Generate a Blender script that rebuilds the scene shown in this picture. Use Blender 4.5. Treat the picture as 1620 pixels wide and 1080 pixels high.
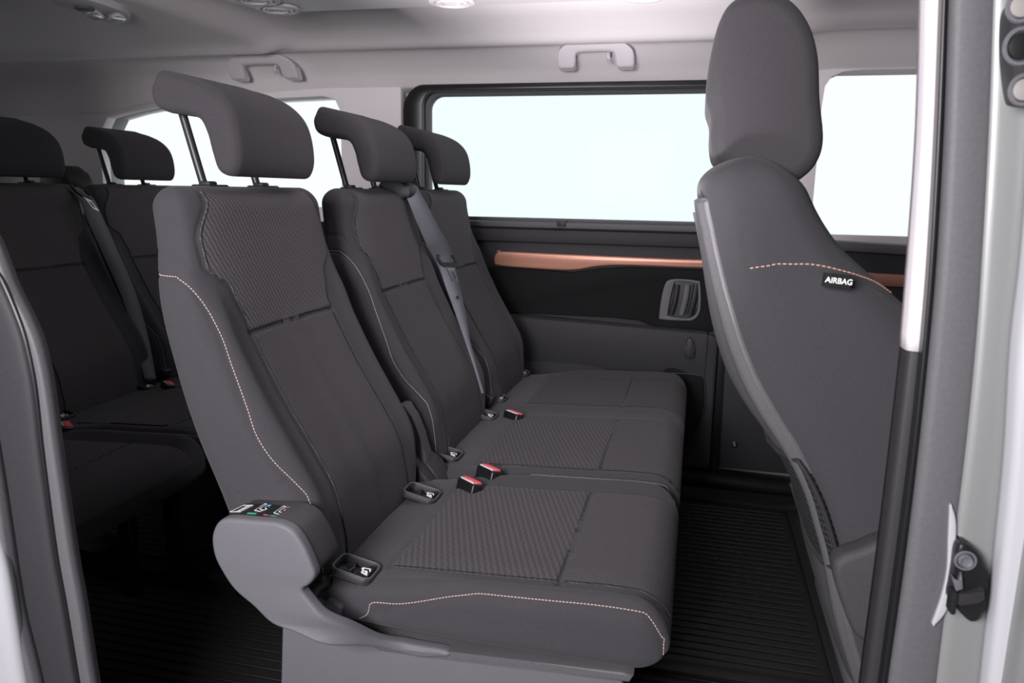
import bpy, bmesh, math, random
import numpy as np
from mathutils import Vector, Matrix
from math import sin, cos, radians as R, pi, atan2, sqrt
random.seed(4)
for o in list(bpy.data.objects): bpy.data.objects.remove(o)
sc = bpy.context.scene; col = sc.collection

# ------------------------------------------------------------------ camera
FPX = 1200.0; YAW, PIT, ROL = R(13.5), R(-11.2), R(0.95); CAM = np.array([0, 0, 1.10])
fw = np.array([-sin(YAW)*cos(PIT), cos(YAW)*cos(PIT), sin(PIT)])
rt = np.array([cos(YAW), sin(YAW), 0.]); up = np.cross(rt, fw)
r2 = rt*cos(ROL)+up*sin(ROL); u2 = -rt*sin(ROL)+up*cos(ROL)
cd = bpy.data.cameras.new('camera'); cam = bpy.data.objects.new('camera', cd); col.objects.link(cam)
cd.sensor_width = 36; cd.lens = FPX/1620*36; cd.clip_start = .02
M = Matrix.Identity(4)
for i in range(3):
    M[i][0], M[i][1], M[i][2], M[i][3] = r2[i], u2[i], -fw[i], CAM[i]
cam.matrix_world = M
cd.dof.use_dof = True; cd.dof.focus_distance = 1.65; cd.dof.aperture_fstop = 7.0
sc.camera = cam
# ------------------------------------------------------------------ light
W = bpy.data.worlds.new('studio'); sc.world = W; W.use_nodes = True
W.node_tree.nodes['Background'].inputs[0].default_value = (0.97, 0.985, 1.0, 1)
W.node_tree.nodes['Background'].inputs[1].default_value = 1.06
def area(name, loc, target, sx, sy, power, color=(1, 1, 1)):
    l = bpy.data.lights.new(name, 'AREA'); l.shape = 'RECTANGLE'; l.size = sx; l.size_y = sy
    l.energy = power; l.color = color
    o = bpy.data.objects.new(name, l); col.objects.link(o); o.location = loc
    o.rotation_euler = (Vector(target)-Vector(loc)).to_track_quat('-Z', 'Y').to_euler()
    return o
area('studio_softbox', (-0.58, -0.50, 1.30), (-0.30, 1.8, 0.95), .7, .6, 60, (1.0, .965, .985))
cfill = area('ceiling_fill', (-0.34, 0.50, 0.30), (-0.30, 1.90, 1.75), .24, .20, 8.5, (1.0, .95, .985)); cfill.data.spread = R(38)  # added fill lamp, aimed up from the doorway to brighten the ceiling
sc.view_settings.view_transform = 'Standard'; sc.view_settings.look = 'None'
sc.view_settings.exposure = 0.0; sc.view_settings.gamma = 1.0
try: sc.view_settings.use_curve_mapping = False
except Exception: pass

def at(x, y, **k):
    """the point where the sight line of a photograph pixel meets the plane X=, Y= or Z="""
    d = fw+r2*(x-810)/FPX-u2*(y-540)/FPX
    (a, v), = k.items(); i = 'XYZ'.index(a); t = (v-CAM[i])/d[i]
    return CAM+t*d

# ------------------------------------------------------------------ materials
MAT = {}
def mat(name, c, rough=.6, metal=0., noise=0., nscale=300., bump=0., bscale=400., coat=0., spec=.5, sheen=0.):
    m = bpy.data.materials.new(name); m.use_nodes = True; nt = m.node_tree; N = nt.nodes; L = nt.links
    b = N['Principled BSDF']; b.inputs['Base Color'].default_value = (*c, 1)
    b.inputs['Roughness'].default_value = rough; b.inputs['Metallic'].default_value = metal
    b.inputs['Specular IOR Level'].default_value = spec
    b.inputs['Coat Weight'].default_value = coat
    b.inputs['Sheen Weight'].default_value = sheen
    if noise or bump:
        tc = N.new('ShaderNodeTexCoord'); n = N.new('ShaderNodeTexNoise')
        n.inputs['Scale'].default_value = nscale; n.inputs['Detail'].default_value = 3
        L.new(tc.outputs['Object'], n.inputs['Vector'])
        if noise:
            r = N.new('ShaderNodeValToRGB')
            r.color_ramp.elements[0].position = .3; r.color_ramp.elements[1].position = .7
            r.color_ramp.elements[0].color = (*[v*(1-noise) for v in c], 1)
            r.color_ramp.elements[1].color = (*[min(1, v*(1+noise)) for v in c], 1)
            L.new(n.outputs['Fac'], r.inputs[0]); L.new(r.outputs[0], b.inputs['Base Color'])
        if bump:
            n2 = N.new('ShaderNodeTexNoise'); n2.inputs['Scale'].default_value = bscale; n2.inputs['Detail'].default_value = 2
            L.new(tc.outputs['Object'], n2.inputs['Vector'])
            bp = N.new('ShaderNodeBump'); bp.inputs['Strength'].default_value = bump; bp.inputs['Distance'].default_value = .002
            L.new(n2.outputs['Fac'], bp.inputs['Height']); L.new(bp.outputs[0], b.inputs['Normal'])
    MAT[name] = m; return m

def weave(name, dark, light, diag, rowp=.0042, colp=.0030, big=.022, bigamp=.5):
    """knitted fabric: rows of small stitches over a fold relief, from a UV map in metres"""
    m = bpy.data.materials.new(name); m.use_nodes = True; nt = m.node_tree; N = nt.nodes; L = nt.links
    b = N['Principled BSDF']; b.inputs['Roughness'].default_value = .9; b.inputs['Specular IOR Level'].default_value = .25
    uv = N.new('ShaderNodeUVMap'); uv.uv_map = 'UVMap'; sp = N.new('ShaderNodeSeparateXYZ'); L.new(uv.outputs[0], sp.inputs[0])
    def ma(op, a, bb=None, c=None):
        n = N.new('ShaderNodeMath'); n.operation = op
        for i, v in enumerate((a, bb, c)):
            if v is None: continue
            if isinstance(v, (int, float)): n.inputs[i].default_value = v
            else: L.new(v, n.inputs[i])
        return n.outputs[0]
    U, V = sp.outputs[0], sp.outputs[1]
    nz = N.new('ShaderNodeTexNoise'); nz.inputs['Scale'].default_value = 90; nz.inputs['Detail'].default_value = 3; L.new(uv.outputs[0], nz.inputs['Vector'])
    wob = ma('MULTIPLY', ma('SUBTRACT', nz.outputs['Fac'], .5), .0016)
    s1 = ma('SINE', ma('MULTIPLY', ma('ADD', V, wob), 2*pi/rowp))
    s2 = ma('SINE', ma('MULTIPLY', ma('ADD', U, ma('MULTIPLY', V, .5)), 2*pi/colp))
    fine = ma('MULTIPLY_ADD', ma('ADD', s1, s2), .22, .5)
    d = ma('ADD', ma('MULTIPLY', U, diag[0]), ma('MULTIPLY', V, diag[1]))
    zig = ma('MULTIPLY', ma('SINE', ma('MULTIPLY', ma('SUBTRACT', U, V), 2*pi/.03)), .0008)
    wv = ma('SINE', ma('MULTIPLY', ma('ADD', ma('ADD', d, zig), wob), 2*pi/big))
    w2 = ma('MULTIPLY_ADD', wv, .5*bigamp, .5)
    h = ma('ADD', ma('MULTIPLY', fine, .55), ma('MULTIPLY', w2, .45))
    f = ma('MULTIPLY', ma('POWER', ma('MAXIMUM', h, .01), 2.0), 1.5)
    mx = N.new('ShaderNodeMixRGB'); mx.inputs[1].default_value = (*dark, 1); mx.inputs[2].default_value = (*light, 1)
    L.new(f, mx.inputs[0]); L.new(mx.outputs[0], b.inputs['Base Color'])
    bp = N.new('ShaderNodeBump'); bp.inputs['Strength'].default_value = .6; bp.inputs['Distance'].default_value = .0015
    L.new(h, bp.inputs['Height']); L.new(bp.outputs[0], b.inputs['Normal'])
    MAT[name] = m; return m

mat('fabric', (.048, .046, .052), .92, noise=.16, nscale=900, bump=.25, bscale=1100, spec=.25, sheen=.08)
mat('fabric_head', (.046, .043, .048), .92, noise=.2, nscale=800, bump=.3, bscale=1000, spec=.25, sheen=.05)
weave('knit_upper', (.034, .032, .035), (.175, .162, .170), (1.0, .45), rowp=.0036, big=.0105, bigamp=.65)
weave('knit_lower', (.040, .038, .041), (.130, .121, .128), (1.0, .12), rowp=.0036, big=.007, bigamp=.8)
weave('knit_cushion', (.037, .035, .038), (.140, .130, .137), (.35, 1.0), rowp=.0036, big=.0115, bigamp=.5)
mat('grey_plastic', (.125, .122, .138), .55, noise=.1, nscale=600, bump=.2, bscale=1500, spec=.35)
mat('shell_plastic', (.10, .098, .105), .42, noise=.08, nscale=300, bump=.12, bscale=1500, spec=.4)
mat('box_plastic', (.055, .053, .057), .6, noise=.12, nscale=500, bump=.3, bscale=1400, spec=.3)
mat('cap_grey', (.26, .24, .235), .5)
mat('dark_plastic', (.028, .027, .030), .5, noise=.1, nscale=400, bump=.15, bscale=1200, spec=.35)
mat('black_plastic', (.010, .010, .011), .35, spec=.5)
mat('black_matte', (.012, .012, .013), .8, spec=.2)
mat('door_grey', (.033, .032, .036), .6, noise=.1, nscale=500, bump=.2, bscale=1200, spec=.3)
mat('door_black', (.010, .010, .011), .75, noise=.1, nscale=300, spec=.15)
mat('copper', (.52, .25, .18), .38, metal=.35, noise=.04, nscale=80, spec=.5)
mat('headliner', (.86, .81, .83), .95, noise=.035, nscale=900, bump=.12, bscale=900, spec=.1)
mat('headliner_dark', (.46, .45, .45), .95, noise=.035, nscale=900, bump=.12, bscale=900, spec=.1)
mat('pale_plastic', (.66, .62, .66), .5, spec=.35)
mat('white_plastic', (.80, .77, .80), .4, spec=.4)
mat('pillar_trim', (.55, .52, .50), .8, noise=.03, nscale=500, spec=.2)
mat('chrome', (.62, .62, .64), .22, metal=1.0)
mat('post_metal', (.05, .05, .055), .38, metal=.5)
mat('rubber', (.008, .008, .009), .55, bump=.2, bscale=900, spec=.45)
mat('rib_rubber', (.010, .010, .011), .5, spec=.3)
mat('seal', (.10, .097, .107), .55, noise=.06, nscale=200, bump=.1, bscale=900, spec=.35)
mat('paint', (.24, .245, .245), .45, metal=.25, coat=.4, noise=.02, nscale=600)
mat('paint_lit', (.42, .42, .45), .42, coat=.3)  # silver paint made lighter, puts the highlight into the jamb edge colour
mat('belt', (.135, .138, .160), .6, noise=.15, nscale=1500, spec=.4)
mat('red', (.80, .11, .13), .45, spec=.4)
mat('white_mark', (.85, .85, .85), .5)
mat('green_mark', (.05, .45, .25), .5)
mat('blue_mark', (.10, .40, .65), .5)
mat('thread', (.62, .46, .42), .8)
mat('thread_copper', (.50, .30, .24), .8)
mat('lens', (.55, .56, .58), .15, spec=.8, coat=.5)
mat('studio_floor', (.40, .40, .41), .6)
mat('blocker_dark', (.10, .10, .10), .9)
def glassmat(name, tint):
    m = bpy.data.materials.new(name); m.use_nodes = True; nt = m.node_tree; N = nt.nodes; L = nt.links
    for n in list(N): N.remove(n)
    o = N.new('ShaderNodeOutputMaterial'); t = N.new('ShaderNodeBsdfTransparent'); g = N.new('ShaderNodeBsdfGlossy')
    t.inputs[0].default_value = (*tint, 1); g.inputs['Roughness'].default_value = .03; g.inputs[0].default_value = (.8, .9, .9, 1)
    f = N.new('ShaderNodeFresnel'); f.inputs[0].default_value = 1.3; mx = N.new('ShaderNodeMixShader')
    sc_f = N.new('ShaderNodeMath'); sc_f.operation = 'MULTIPLY'; sc_f.inputs[1].default_value = .03; L.new(f.outputs[0], sc_f.inputs[0]); L.new(sc_f.outputs[0], mx.inputs[0]); L.new(t.outputs[0], mx.inputs[1]); L.new(g.outputs[0], mx.inputs[2]); L.new(mx.outputs[0], o.inputs[0])
    MAT[name] = m
glassmat('tinted_glass', (.935, .985, .98)); glassmat('dimming_glass', (.10, .11, .12)); glassmat('clear_glass', (.97, .98, .98))
# net pocket: procedural lattice of holes in colour and relief
def netmat():
    m = mat('net', (.02, .02, .02), .7); nt = m.node_tree; N = nt.nodes; L = nt.links; b = N['Principled BSDF']
    uv = N.new('ShaderNodeUVMap'); uv.uv_map = 'UVMap'; v = N.new('ShaderNodeTexVoronoi'); v.inputs['Scale'].default_value = 95; v.inputs['Randomness'].default_value = .15
    L.new(uv.outputs[0], v.inputs['Vector']); r = N.new('ShaderNodeValToRGB'); r.color_ramp.elements[0].color = (.004, .004, .004, 1); r.color_ramp.elements[1].color = (.035, .034, .036, 1)
    r.color_ramp.elements[0].position = .3; r.color_ramp.elements[1].position = .5
    L.new(v.outputs['Distance'], r.inputs[0]); L.new(r.outputs[0], b.inputs['Base Color'])
    bp = N.new('ShaderNodeBump'); bp.inputs['Strength'].default_value = .8; bp.inputs['Distance'].default_value = .002; L.new(v.outputs['Distance'], bp.inputs['Height']); L.new(bp.outputs[0], b.inputs['Normal'])
netmat()

# ------------------------------------------------------------------ helpers
def link(name, me, m, parent=None, kind=None, smooth=True):
    if m is not None and len(me.materials) == 0: me.materials.append(MAT[m])
    if smooth:
        me.polygons.foreach_set('use_smooth', [True]*len(me.polygons))
    o = bpy.data.objects.new(name, me); col.objects.link(o)
    if parent is not None: o.parent = parent
    if kind: o['kind'] = kind
    return o
def frombm(name, bm, m, parent=None, kind=None, smooth=False):
    bmesh.ops.recalc_face_normals(bm, faces=bm.faces[:])
    me = bpy.data.meshes.new(name); bm.to_mesh(me); bm.free()
    o = link(name, me, m, parent, kind, False)
    if smooth: me.shade_smooth() if False else me.polygons.foreach_set('use_smooth', [True]*len(me.polygons))
    try:
        if smooth: me.set_sharp_from_angle(angle=R(38))
    except Exception: pass
    return o
def tag(o, label, cat, group=None, kind=None):
    o['label'] = label; o['category'] = cat
    if group: o['group'] = group
    if kind: o['kind'] = kind
    return o
def empty(name, loc=(0, 0, 0)):
    o = bpy.data.objects.new(name, None); o.empty_display_size = .1; col.objects.link(o); o.location = loc; return o
class Root:
    pass
def thing(name, label, cat, loc, group=None):
    o = empty(name, loc); return tag(o, label, cat, group)
def adopt(root, *objs):
    """children were built in world coordinates: keep them where they are under the moved root"""
    for o in objs:
        o.parent = root; o.matrix_parent_inverse = Matrix.Translation(root.location).inverted()
def finish(root):
    for o in list(bpy.data.objects):
        if o.parent is root: o.matrix_parent_inverse = Matrix.Translation(root.location).inverted()
def ab(bm, c, s, bev=0., rot=None, seg=2):
    r = bmesh.ops.create_cube(bm, size=1); vs = r['verts']
    bmesh.ops.scale(bm, vec=s, verts=vs)
    if bev:
        es = list({e for v in vs for e in v.link_edges})
        rr = bmesh.ops.bevel(bm, geom=es, offset=bev, segments=seg, affect='EDGES', profile=.5)
        vs = list({v for f in rr['faces'] for v in f.verts} | {v for v in vs if v.is_valid})
    if rot is not None: bmesh.ops.rotate(bm, cent=(0, 0, 0), matrix=rot, verts=vs)
    bmesh.ops.translate(bm, vec=c, verts=vs)
    return vs
def box(name, lo, hi, m, parent=None, bev=.004, kind=None, rot=None):
    bm = bmesh.new(); lo = Vector(lo); hi = Vector(hi)
    ab(bm, (lo+hi)/2, hi-lo, min(bev, .45*min(abs(x) for x in (hi-lo))), rot)
    return frombm(name, bm, m, parent, kind, True)
def prism(name, poly, axis, a0, a1, m, parent=None, bev=.003, kind=None, smooth=True, seg=2):
    """poly: 2-D points in the plane across `axis`, extruded from a0 to a1, rim bevelled"""
    bm = bmesh.new()
    def P(p, a):
        return {'X': (a, p[0], p[1]), 'Y': (p[0], a, p[1]), 'Z': (p[0], p[1], a)}[axis]
    cx_ = [0]
    if bev and len(poly) > 14 and axis == 'Y' and max(max(p[k] for p in poly)-min(p[k] for p in poly) for k in (0, 1)) > .16:      # organic outline: rounded rim by curve offset, safe on concave corners
        bm.free(); return plate(name, [poly], a0, a1, m, parent, bev, kind, smooth, res=seg)
    v0 = [bm.verts.new(P(p, a0)) for p in poly]; v1 = [bm.verts.new(P(p, a1)) for p in poly]
    f0 = bm.faces.new(v0); f1 = bm.faces.new(v1[::-1]); n = len(poly)
    for i in range(n): bm.faces.new((v0[i], v1[i], v1[(i+1) % n], v0[(i+1) % n]))
    if bev:
        es = [e for e in bm.edges if (e in f0.edges) or (e in f1.edges)]
        es = list(set(list(f0.edges)+list(f1.edges)))
        bmesh.ops.bevel(bm, geom=es, offset=bev, segments=seg, affect='EDGES', profile=.5)
    return frombm(name, bm, m, parent, kind, smooth)
def crom(pts, n=8, closed=True):
    P = [np.array(p, float) for p in pts]; N = len(P); out = []
    rng = range(N) if closed else range(N-1)
    for i in rng:
        if closed: a, b, c, d = P[(i-1) % N], P[i], P[(i+1) % N], P[(i+2) % N]
        else: a, b, c, d = P[max(i-1, 0)], P[i], P[i+1], P[min(i+2, N-1)]
        for k in range(n):
            t = k/n; out.append(.5*((2*b)+(c-a)*t+(2*a-5*b+4*c-d)*t*t+(3*b-a-3*c+d)*t**3))
    if not closed: out.append(P[-1])
    return [tuple(p) for p in out]
def rrect(x0, y0, x1, y1, r, n=6):
    out = []
    rs = r if isinstance(r, (list, tuple)) else [r]*4
    for (cx, cy, a, q) in ((x1, y1, 0, 0), (x0, y1, 90, 1), (x0, y0, 180, 2), (x1, y0, 270, 3)):
        rr = rs[q]
        ccx = cx-rr if cx == x1 else cx+rr; ccy = cy-rr if cy == y1 else cy+rr
        for k in range(n+1):
            t = R(a+90*k/n); out.append((ccx+rr*cos(t), ccy+rr*sin(t)))
    return out
def plate(name, loops, y0, y1, m, parent=None, bev=.003, kind=None, smooth=True, res=1):
    """flat plate in the X-Z plane with holes (first loop outer), thickness y0..y1"""
    cu = bpy.data.curves.new(name, 'CURVE'); cu.dimensions = '2D'; cu.fill_mode = 'BOTH'
    for lp in loops:
        s = cu.splines.new('POLY'); s.points.add(len(lp)-1); s.use_cyclic_u = True
        for p, q in zip(s.points, lp): p.co = (q[0], q[1], 0, 1)
    cu.extrude = abs(y1-y0)/2-bev; cu.bevel_depth = bev; cu.bevel_resolution = res
    cu.offset = -bev
    t = bpy.data.objects.new('t', cu); col.objects.link(t)
    dg = bpy.context.evaluated_depsgraph_get(); me = bpy.data.meshes.new_from_object(t.evaluated_get(dg)); bpy.data.objects.remove(t); bpy.data.curves.remove(cu)
    yc = (y0+y1)/2
    co = np.empty(len(me.vertices)*3); me.vertices.foreach_get('co', co); co = co.reshape(-1, 3)
    new = np.stack([co[:, 0], yc-co[:, 2], co[:, 1]], 1); me.vertices.foreach_set('co', new.ravel()); me.materials.clear()
    bm = bmesh.new(); bm.from_mesh(me); bmesh.ops.remove_doubles(bm, verts=bm.verts, dist=1e-5); bpy.data.meshes.remove(me)
    return frombm(name, bm, m, parent, kind, smooth)
def tube(name, pts, r, m, parent=None, n=10, flat=None, kind=None, closed=False):
    pts = [Vector(p) for p in pts]; bm = bmesh.new(); rings = []
    prev = None
    for i, p in enumerate(pts):
        if closed: t = (pts[(i+1) % len(pts)]-pts[i-1]).normalized()
        else: t = (pts[min(i+1, len(pts)-1)]-pts[max(i-1, 0)]).normalized()
        if prev is None: a = t.orthogonal().normalized()
        else: a = (prev-prev.dot(t)*t).normalized()
        prev = a; b = t.cross(a); rr = r[i] if isinstance(r, (list, tuple)) else r
        rings.append([bm.verts.new(p+(a*cos(2*pi*k/n)+b*sin(2*pi*k/n))*rr) for k in range(n)])
    for i in range(len(rings)-(0 if closed else 1)):
        A, B = rings[i], rings[(i+1) % len(rings)]
        for k in range(n): bm.faces.new((A[k], A[(k+1) % n], B[(k+1) % n], B[k]))
    if not closed: bm.faces.new(rings[0]); bm.faces.new(rings[-1][::-1])
    return frombm(name, bm, m, parent, kind, True)
def lathe(name, prof, cen, axis, m, parent=None, n=28, kind=None):
    """prof: (radius, height) list turned round `axis` at cen"""
    ax = Vector(axis).normalized(); a = ax.orthogonal().normalized(); b = ax.cross(a); cen = Vector(cen)
    bm = bmesh.new(); rings = []
    for (r, h) in prof:
        rings.append([bm.verts.new(cen+ax*h+(a*cos(2*pi*k/n)+b*sin(2*pi*k/n))*max(r, 1e-5)) for k in range(n)])
    for A, B in zip(rings, rings[1:]):
        for k in range(n): bm.faces.new((A[k], A[(k+1) % n], B[(k+1) % n], B[k]))
    bm.faces.new(rings[0]); bm.faces.new(rings[-1][::-1])
    return frombm(name, bm, m, parent, kind, True)
def gridmesh(name, G, m, parent=None, closedv=False, uv=None, kind=None, fan=False):
    """G: (rows, cols, 3) array of points"""
    r, c, _ = G.shape; v = G.reshape(-1, 3); idx = np.arange(r*c).reshape(r, c)
    if closedv: idx = np.concatenate([idx, idx[:, :1]], 1)
    f = np.stack([idx[:-1, :-1], idx[:-1, 1:], idx[1:, 1:], idx[1:, :-1]], -1).reshape(-1, 4)
    faces = f.tolist(); capn = 0
    if fan:
        # each end closed by a strip that zips the outline together: follows concave shapes
        from mathutils.geometry import tessellate_polygon
        for k, row in ((0, idx[0, :-1]), (-1, idx[-1, :-1])):
            tri = tessellate_polygon([[Vector((v[i][0], 0, v[i][2])) for i in row]])
            for t3 in tri:
                q = [int(row[i]) for i in t3]; faces.append(q if k == -1 else q[::-1]); capn += 1
    elif closedv: faces += [idx[0, :-1].tolist()[::-1], idx[-1, :-1].tolist()]
    me = bpy.data.meshes.new(name); me.from_pydata(v.tolist(), [], faces)
    if uv is not None:
        l = me.uv_layers.new(name='UVMap'); vi = np.empty(len(me.loops), int); me.loops.foreach_get('vertex_index', vi)
        l.data.foreach_set('uv', uv.reshape(-1, 2)[vi].astype(np.float32).ravel())
    o = link(name, me, m, parent, kind, True)
    if fan:
        bm = bmesh.new(); bm.from_mesh(me); bmesh.ops.recalc_face_normals(bm, faces=bm.faces[:]); bm.to_mesh(me); bm.free()
        for p in me.polygons: p.use_smooth = len(p.vertices) == 4
        try: me.set_sharp_from_angle(angle=R(50))
        except Exception: pass
    return o
def text_mesh(name, txt, size, fn, m, parent=None, depth=.0004):
    cu = bpy.data.curves.new(name, 'FONT'); cu.body = txt; cu.size = size; cu.extrude = depth; cu.align_x = 'CENTER'; cu.align_y = 'CENTER'
    cu.offset = size*.018
    t = bpy.data.objects.new('t', cu); col.objects.link(t); dg = bpy.context.evaluated_depsgraph_get()
    me = bpy.data.meshes.new_from_object(t.evaluated_get(dg)); bpy.data.objects.remove(t); bpy.data.curves.remove(cu)
    for v in me.vertices: v.co = fn(v.co)
    me.materials.clear(); me.name = name
    return link(name, me, m, parent, None, False)
def smoothstep(a, b, x):
    t = np.clip((x-a)/(b-a), 0, 1); return t*t*(3-2*t)

# ------------------------------------------------------------------ upholstered pads
class Pad:
    """closed cushion body. t runs along `axis`; each cross-section is a superellipse of half width a(t)
    between depth rear(t) and front(t). bump(u,t) raises the front face."""
    def __init__(s, axis, t0, t1, front, rear, a, n=4.5, e0=.02, e1=.04, ea0=.02, ea1=.04, uc=0., bump=None, ep=2.0):
        s.axis = axis; s.t0, s.t1 = t0, t1; s.f = front; s.r = rear; s.a = a; s.n = n
        s.e0, s.e1, s.ea0, s.ea1 = e0, e1, ea0, ea1; s.uc = uc; s.bump = bump; s.ep = ep; s.grooves = []
    def itp(s, tab, t): 
        tab = sorted(tab); return np.interp(t, [q[0] for q in tab], [q[1] for q in tab])
    def sm(s, tab, t):
        h = .012*abs(s.t1-s.t0)/.6; return sum(s.itp(tab, t+k*h) for k in (-2, -1, 0, 1, 2))/5
    def ends(s, t):
        x0 = np.clip((s.t0+s.e0-t)/s.e0, 0, 1); x1 = np.clip((t-(s.t1-s.e1))/s.e1, 0, 1)
        return np.sqrt(np.maximum(1-x0**s.ep, 0)), np.sqrt(np.maximum(1-x1**s.ep, 0))
    def base(s, th, t):
        th, t = np.broadcast_arrays(np.asarray(th, float), np.asarray(t, float))
        g0, g1 = s.ends(t)
        f = s.sm(s.f, t); r = s.sm(s.r, t); a = s.sm(s.a, t)
        a = a-s.ea0*(1-g0)-s.ea1*(1-g1); mid = (f+r)/2
        hf = (f-mid)*g0*g1; c, sn = np.cos(th), np.sin(th); p = 2/s.n
        u = a*np.sign(c)*np.abs(c)**p; w = np.sign(sn)*np.abs(sn)**p
        d = hf*w
        if s.bump is not None: d = d+np.where(sn > 0, s.bump(u, t)*np.abs(sn)**(p*.6)*g0*g1, 0)
        w = mid+d
        return s.place(u, w, t)
    def place(s, u, w, t):
        Y = s.uc+u
        return np.stack([w, Y, t], -1) if s.axis == 'Z' else np.stack([t, Y, w], -1)
    def normal(s, th, t):
        e = 1e-3; et = 1e-3*(1 if s.t1 > s.t0 else -1)
        ta = np.clip(t-et, s.t0+1e-5, s.t1-1e-5); tb = np.clip(t+et, s.t0+1e-5, s.t1-1e-5)
        A = s.base(th+e, t)-s.base(th-e, t); B = s.base(th, tb)-s.base(th, ta)
        n = np.cross(A, B); n /= np.maximum(np.linalg.norm(n, axis=-1, keepdims=True), 1e-12)
        p = s.base(th, t)
        f = s.sm(s.f, t); r = s.sm(s.r, t); c = s.place(np.zeros_like(p[..., 0]), np.broadcast_to((f+r)/2, p[..., 0].shape), np.broadcast_to(t, p[..., 0].shape))
        sg = np.sign(((p-c)*n).sum(-1, keepdims=True)); sg[sg == 0] = 1
        return n*sg
    def surf(s, th, t, off=0.):
        th, t = np.broadcast_arrays(np.asarray(th, float), np.asarray(t, float))
        p = s.base(th, t); n = s.normal(th, t); disp = np.zeros(th.shape)
        for (pts, depth, sig) in s.grooves:
            fp = p.reshape(-1, 3); d2 = np.full(len(fp), 9.)
            for i in range(0, len(pts), 40):
                q = pts[i:i+40]; dd = ((fp[:, None]-q[None])**2).sum(-1).min(1); d2 = np.minimum(d2, dd)
            disp -= (depth*np.exp(-d2/sig**2)).reshape(th.shape)
        return p+n*(disp+off)[..., None]
    def th_u(s, u, t):
        g0, g1 = s.ends(t); a = s.sm(s.a, t)-s.ea0*(1-g0)-s.ea1*(1-g1)
        x = np.clip(u/a, -.99999, .99999); return np.arccos(np.sign(x)*np.abs(x)**(s.n/2))
    def th_side(s, w, t, side):
        """theta on the near (side=-1) or far (+1) flank where the depth coordinate equals w"""
        lo, hi = (pi/2, 3*pi/2) if side < 0 else (-pi/2, pi/2)
        k = 0 if s.axis == 'Z' else 2
        for _ in range(40):
            m = (lo+hi)/2; v = s.base(np.array([m]), np.array([t]))[0][k]
            if side < 0:
                if v > w: lo = m
                else: hi = m
            else:
                if v > w: hi = m
                else: lo = m
        return (lo+hi)/2
    def line(s, thts, n=14):
        """thts: list of (theta,t) -> dense arrays"""
        c = crom(thts, n, False); return np.array([q[0] for q in c]), np.array([q[1] for q in c])
    def groove(s, thts, depth=.004, sig=.004, n=24):
        th, t = s.line(thts, n); s.grooves.append((s.base(th, t), depth, sig))
    def rows(s, nt):
        # denser towards the closing ends
        a = np.linspace(0, 1, nt); L = s.t1-s.t0
        x0 = s.t0+s.e0*(1-np.cos(np.linspace(0, pi/2, 9)))
        x1 = s.t1-s.e1*(1-np.cos(np.linspace(0, pi/2, 13)))[::-1]
        mid = np.linspace(s.t0+s.e0, s.t1-s.e1, nt)[1:-1]
        t = np.concatenate([x0, mid, x1]); t[0] += 1e-6; t[-1] -= 1e-6; return t
    def body(s, name, m, parent, nth=150, nt=120):
        k = np.linspace(0, 1, 2001); th = -pi/2+2*pi*k
        tm = np.full_like(th, (s.t0+s.t1)/2); P = s.base(th, tm); L = np.r_[0, np.cumsum(np.linalg.norm(np.diff(P, axis=0), axis=1))]
        ths = np.interp(np.linspace(0, L[-1], nth+1)[:-1], L, th)
        t = s.rows(nt); T, H = np.meshgrid(t, ths, indexing='ij')
        return gridmesh(name, s.surf(H, T), m, parent, True)
    def patch(s, name, m, parent, ulo, uhi, ta, tb, off=.0012, nu=90, nt=120, rim=.0035, rear=False, tuck=.003):
        """panel between u=ulo(t)..uhi(t), laid on the front (or rear) face"""
        t = np.linspace(ta, tb, nt); k = np.linspace(0, 1, nu)
        # thin tucked rim
        k = np.r_[0, .012, k[1:-1], .988, 1]; kt = np.r_[0, .008, np.linspace(0, 1, nt)[1:-1], .992, 1]; t = ta+(tb-ta)*kt
        T, K = np.meshgrid(t, k, indexing='ij')
        lo = ulo(T) if callable(ulo) else np.full_like(T, ulo); hi = uhi(T) if callable(uhi) else np.full_like(T, uhi)
        Uu = lo+(hi-lo)*K; TH = s.th_u(Uu, T)
        if rear: TH = -TH
        O = np.full(T.shape, off); O[0, :] = O[-1, :] = -tuck; O[:, 0] = O[:, -1] = -tuck
        G = s.surf(TH, T, O)
        d = np.linalg.norm(np.diff(G, axis=0), axis=-1); V = np.r_[np.zeros((1, G.shape[1])), np.cumsum(d, 0)]
        V = np.repeat(V.mean(1, keepdims=True), G.shape[1], 1)
        return gridmesh(name, G, m, parent, False, np.stack([Uu+.5, V], -1))
    def stitch(s, name, m, parent, thts, off=.0012, pitch=.0058, dash=.0038, r=.00055, n=24):
        th, t = s.line(thts, n); P = s.surf(th, t, off)
        L = np.r_[0, np.cumsum(np.linalg.norm(np.diff(P, axis=0), axis=1))]; bm = bmesh.new(); x = .001
        g = lambda q: Vector([np.interp(q, L, P[:, i]) for i in range(3)])
        while x+dash < L[-1]:
            a, b = g(x), g(x+dash); d = (b-a); 
            if d.length > 1e-6:
                q = d.to_track_quat('X', 'Z').to_matrix(); ab(bm, (a+b)/2, (d.length, r*2, r*2), 0, q)
            x += pitch
        return frombm(name, bm, m, parent, 'stuff')

# ------------------------------------------------------------------ SETTING : floor, studio ground
YW = 2.92        # inner face of the far side wall
gnd = box('ground', (-9, -3.4, -.62), (9, 10, -.60), 'studio_floor', kind='structure')
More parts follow.
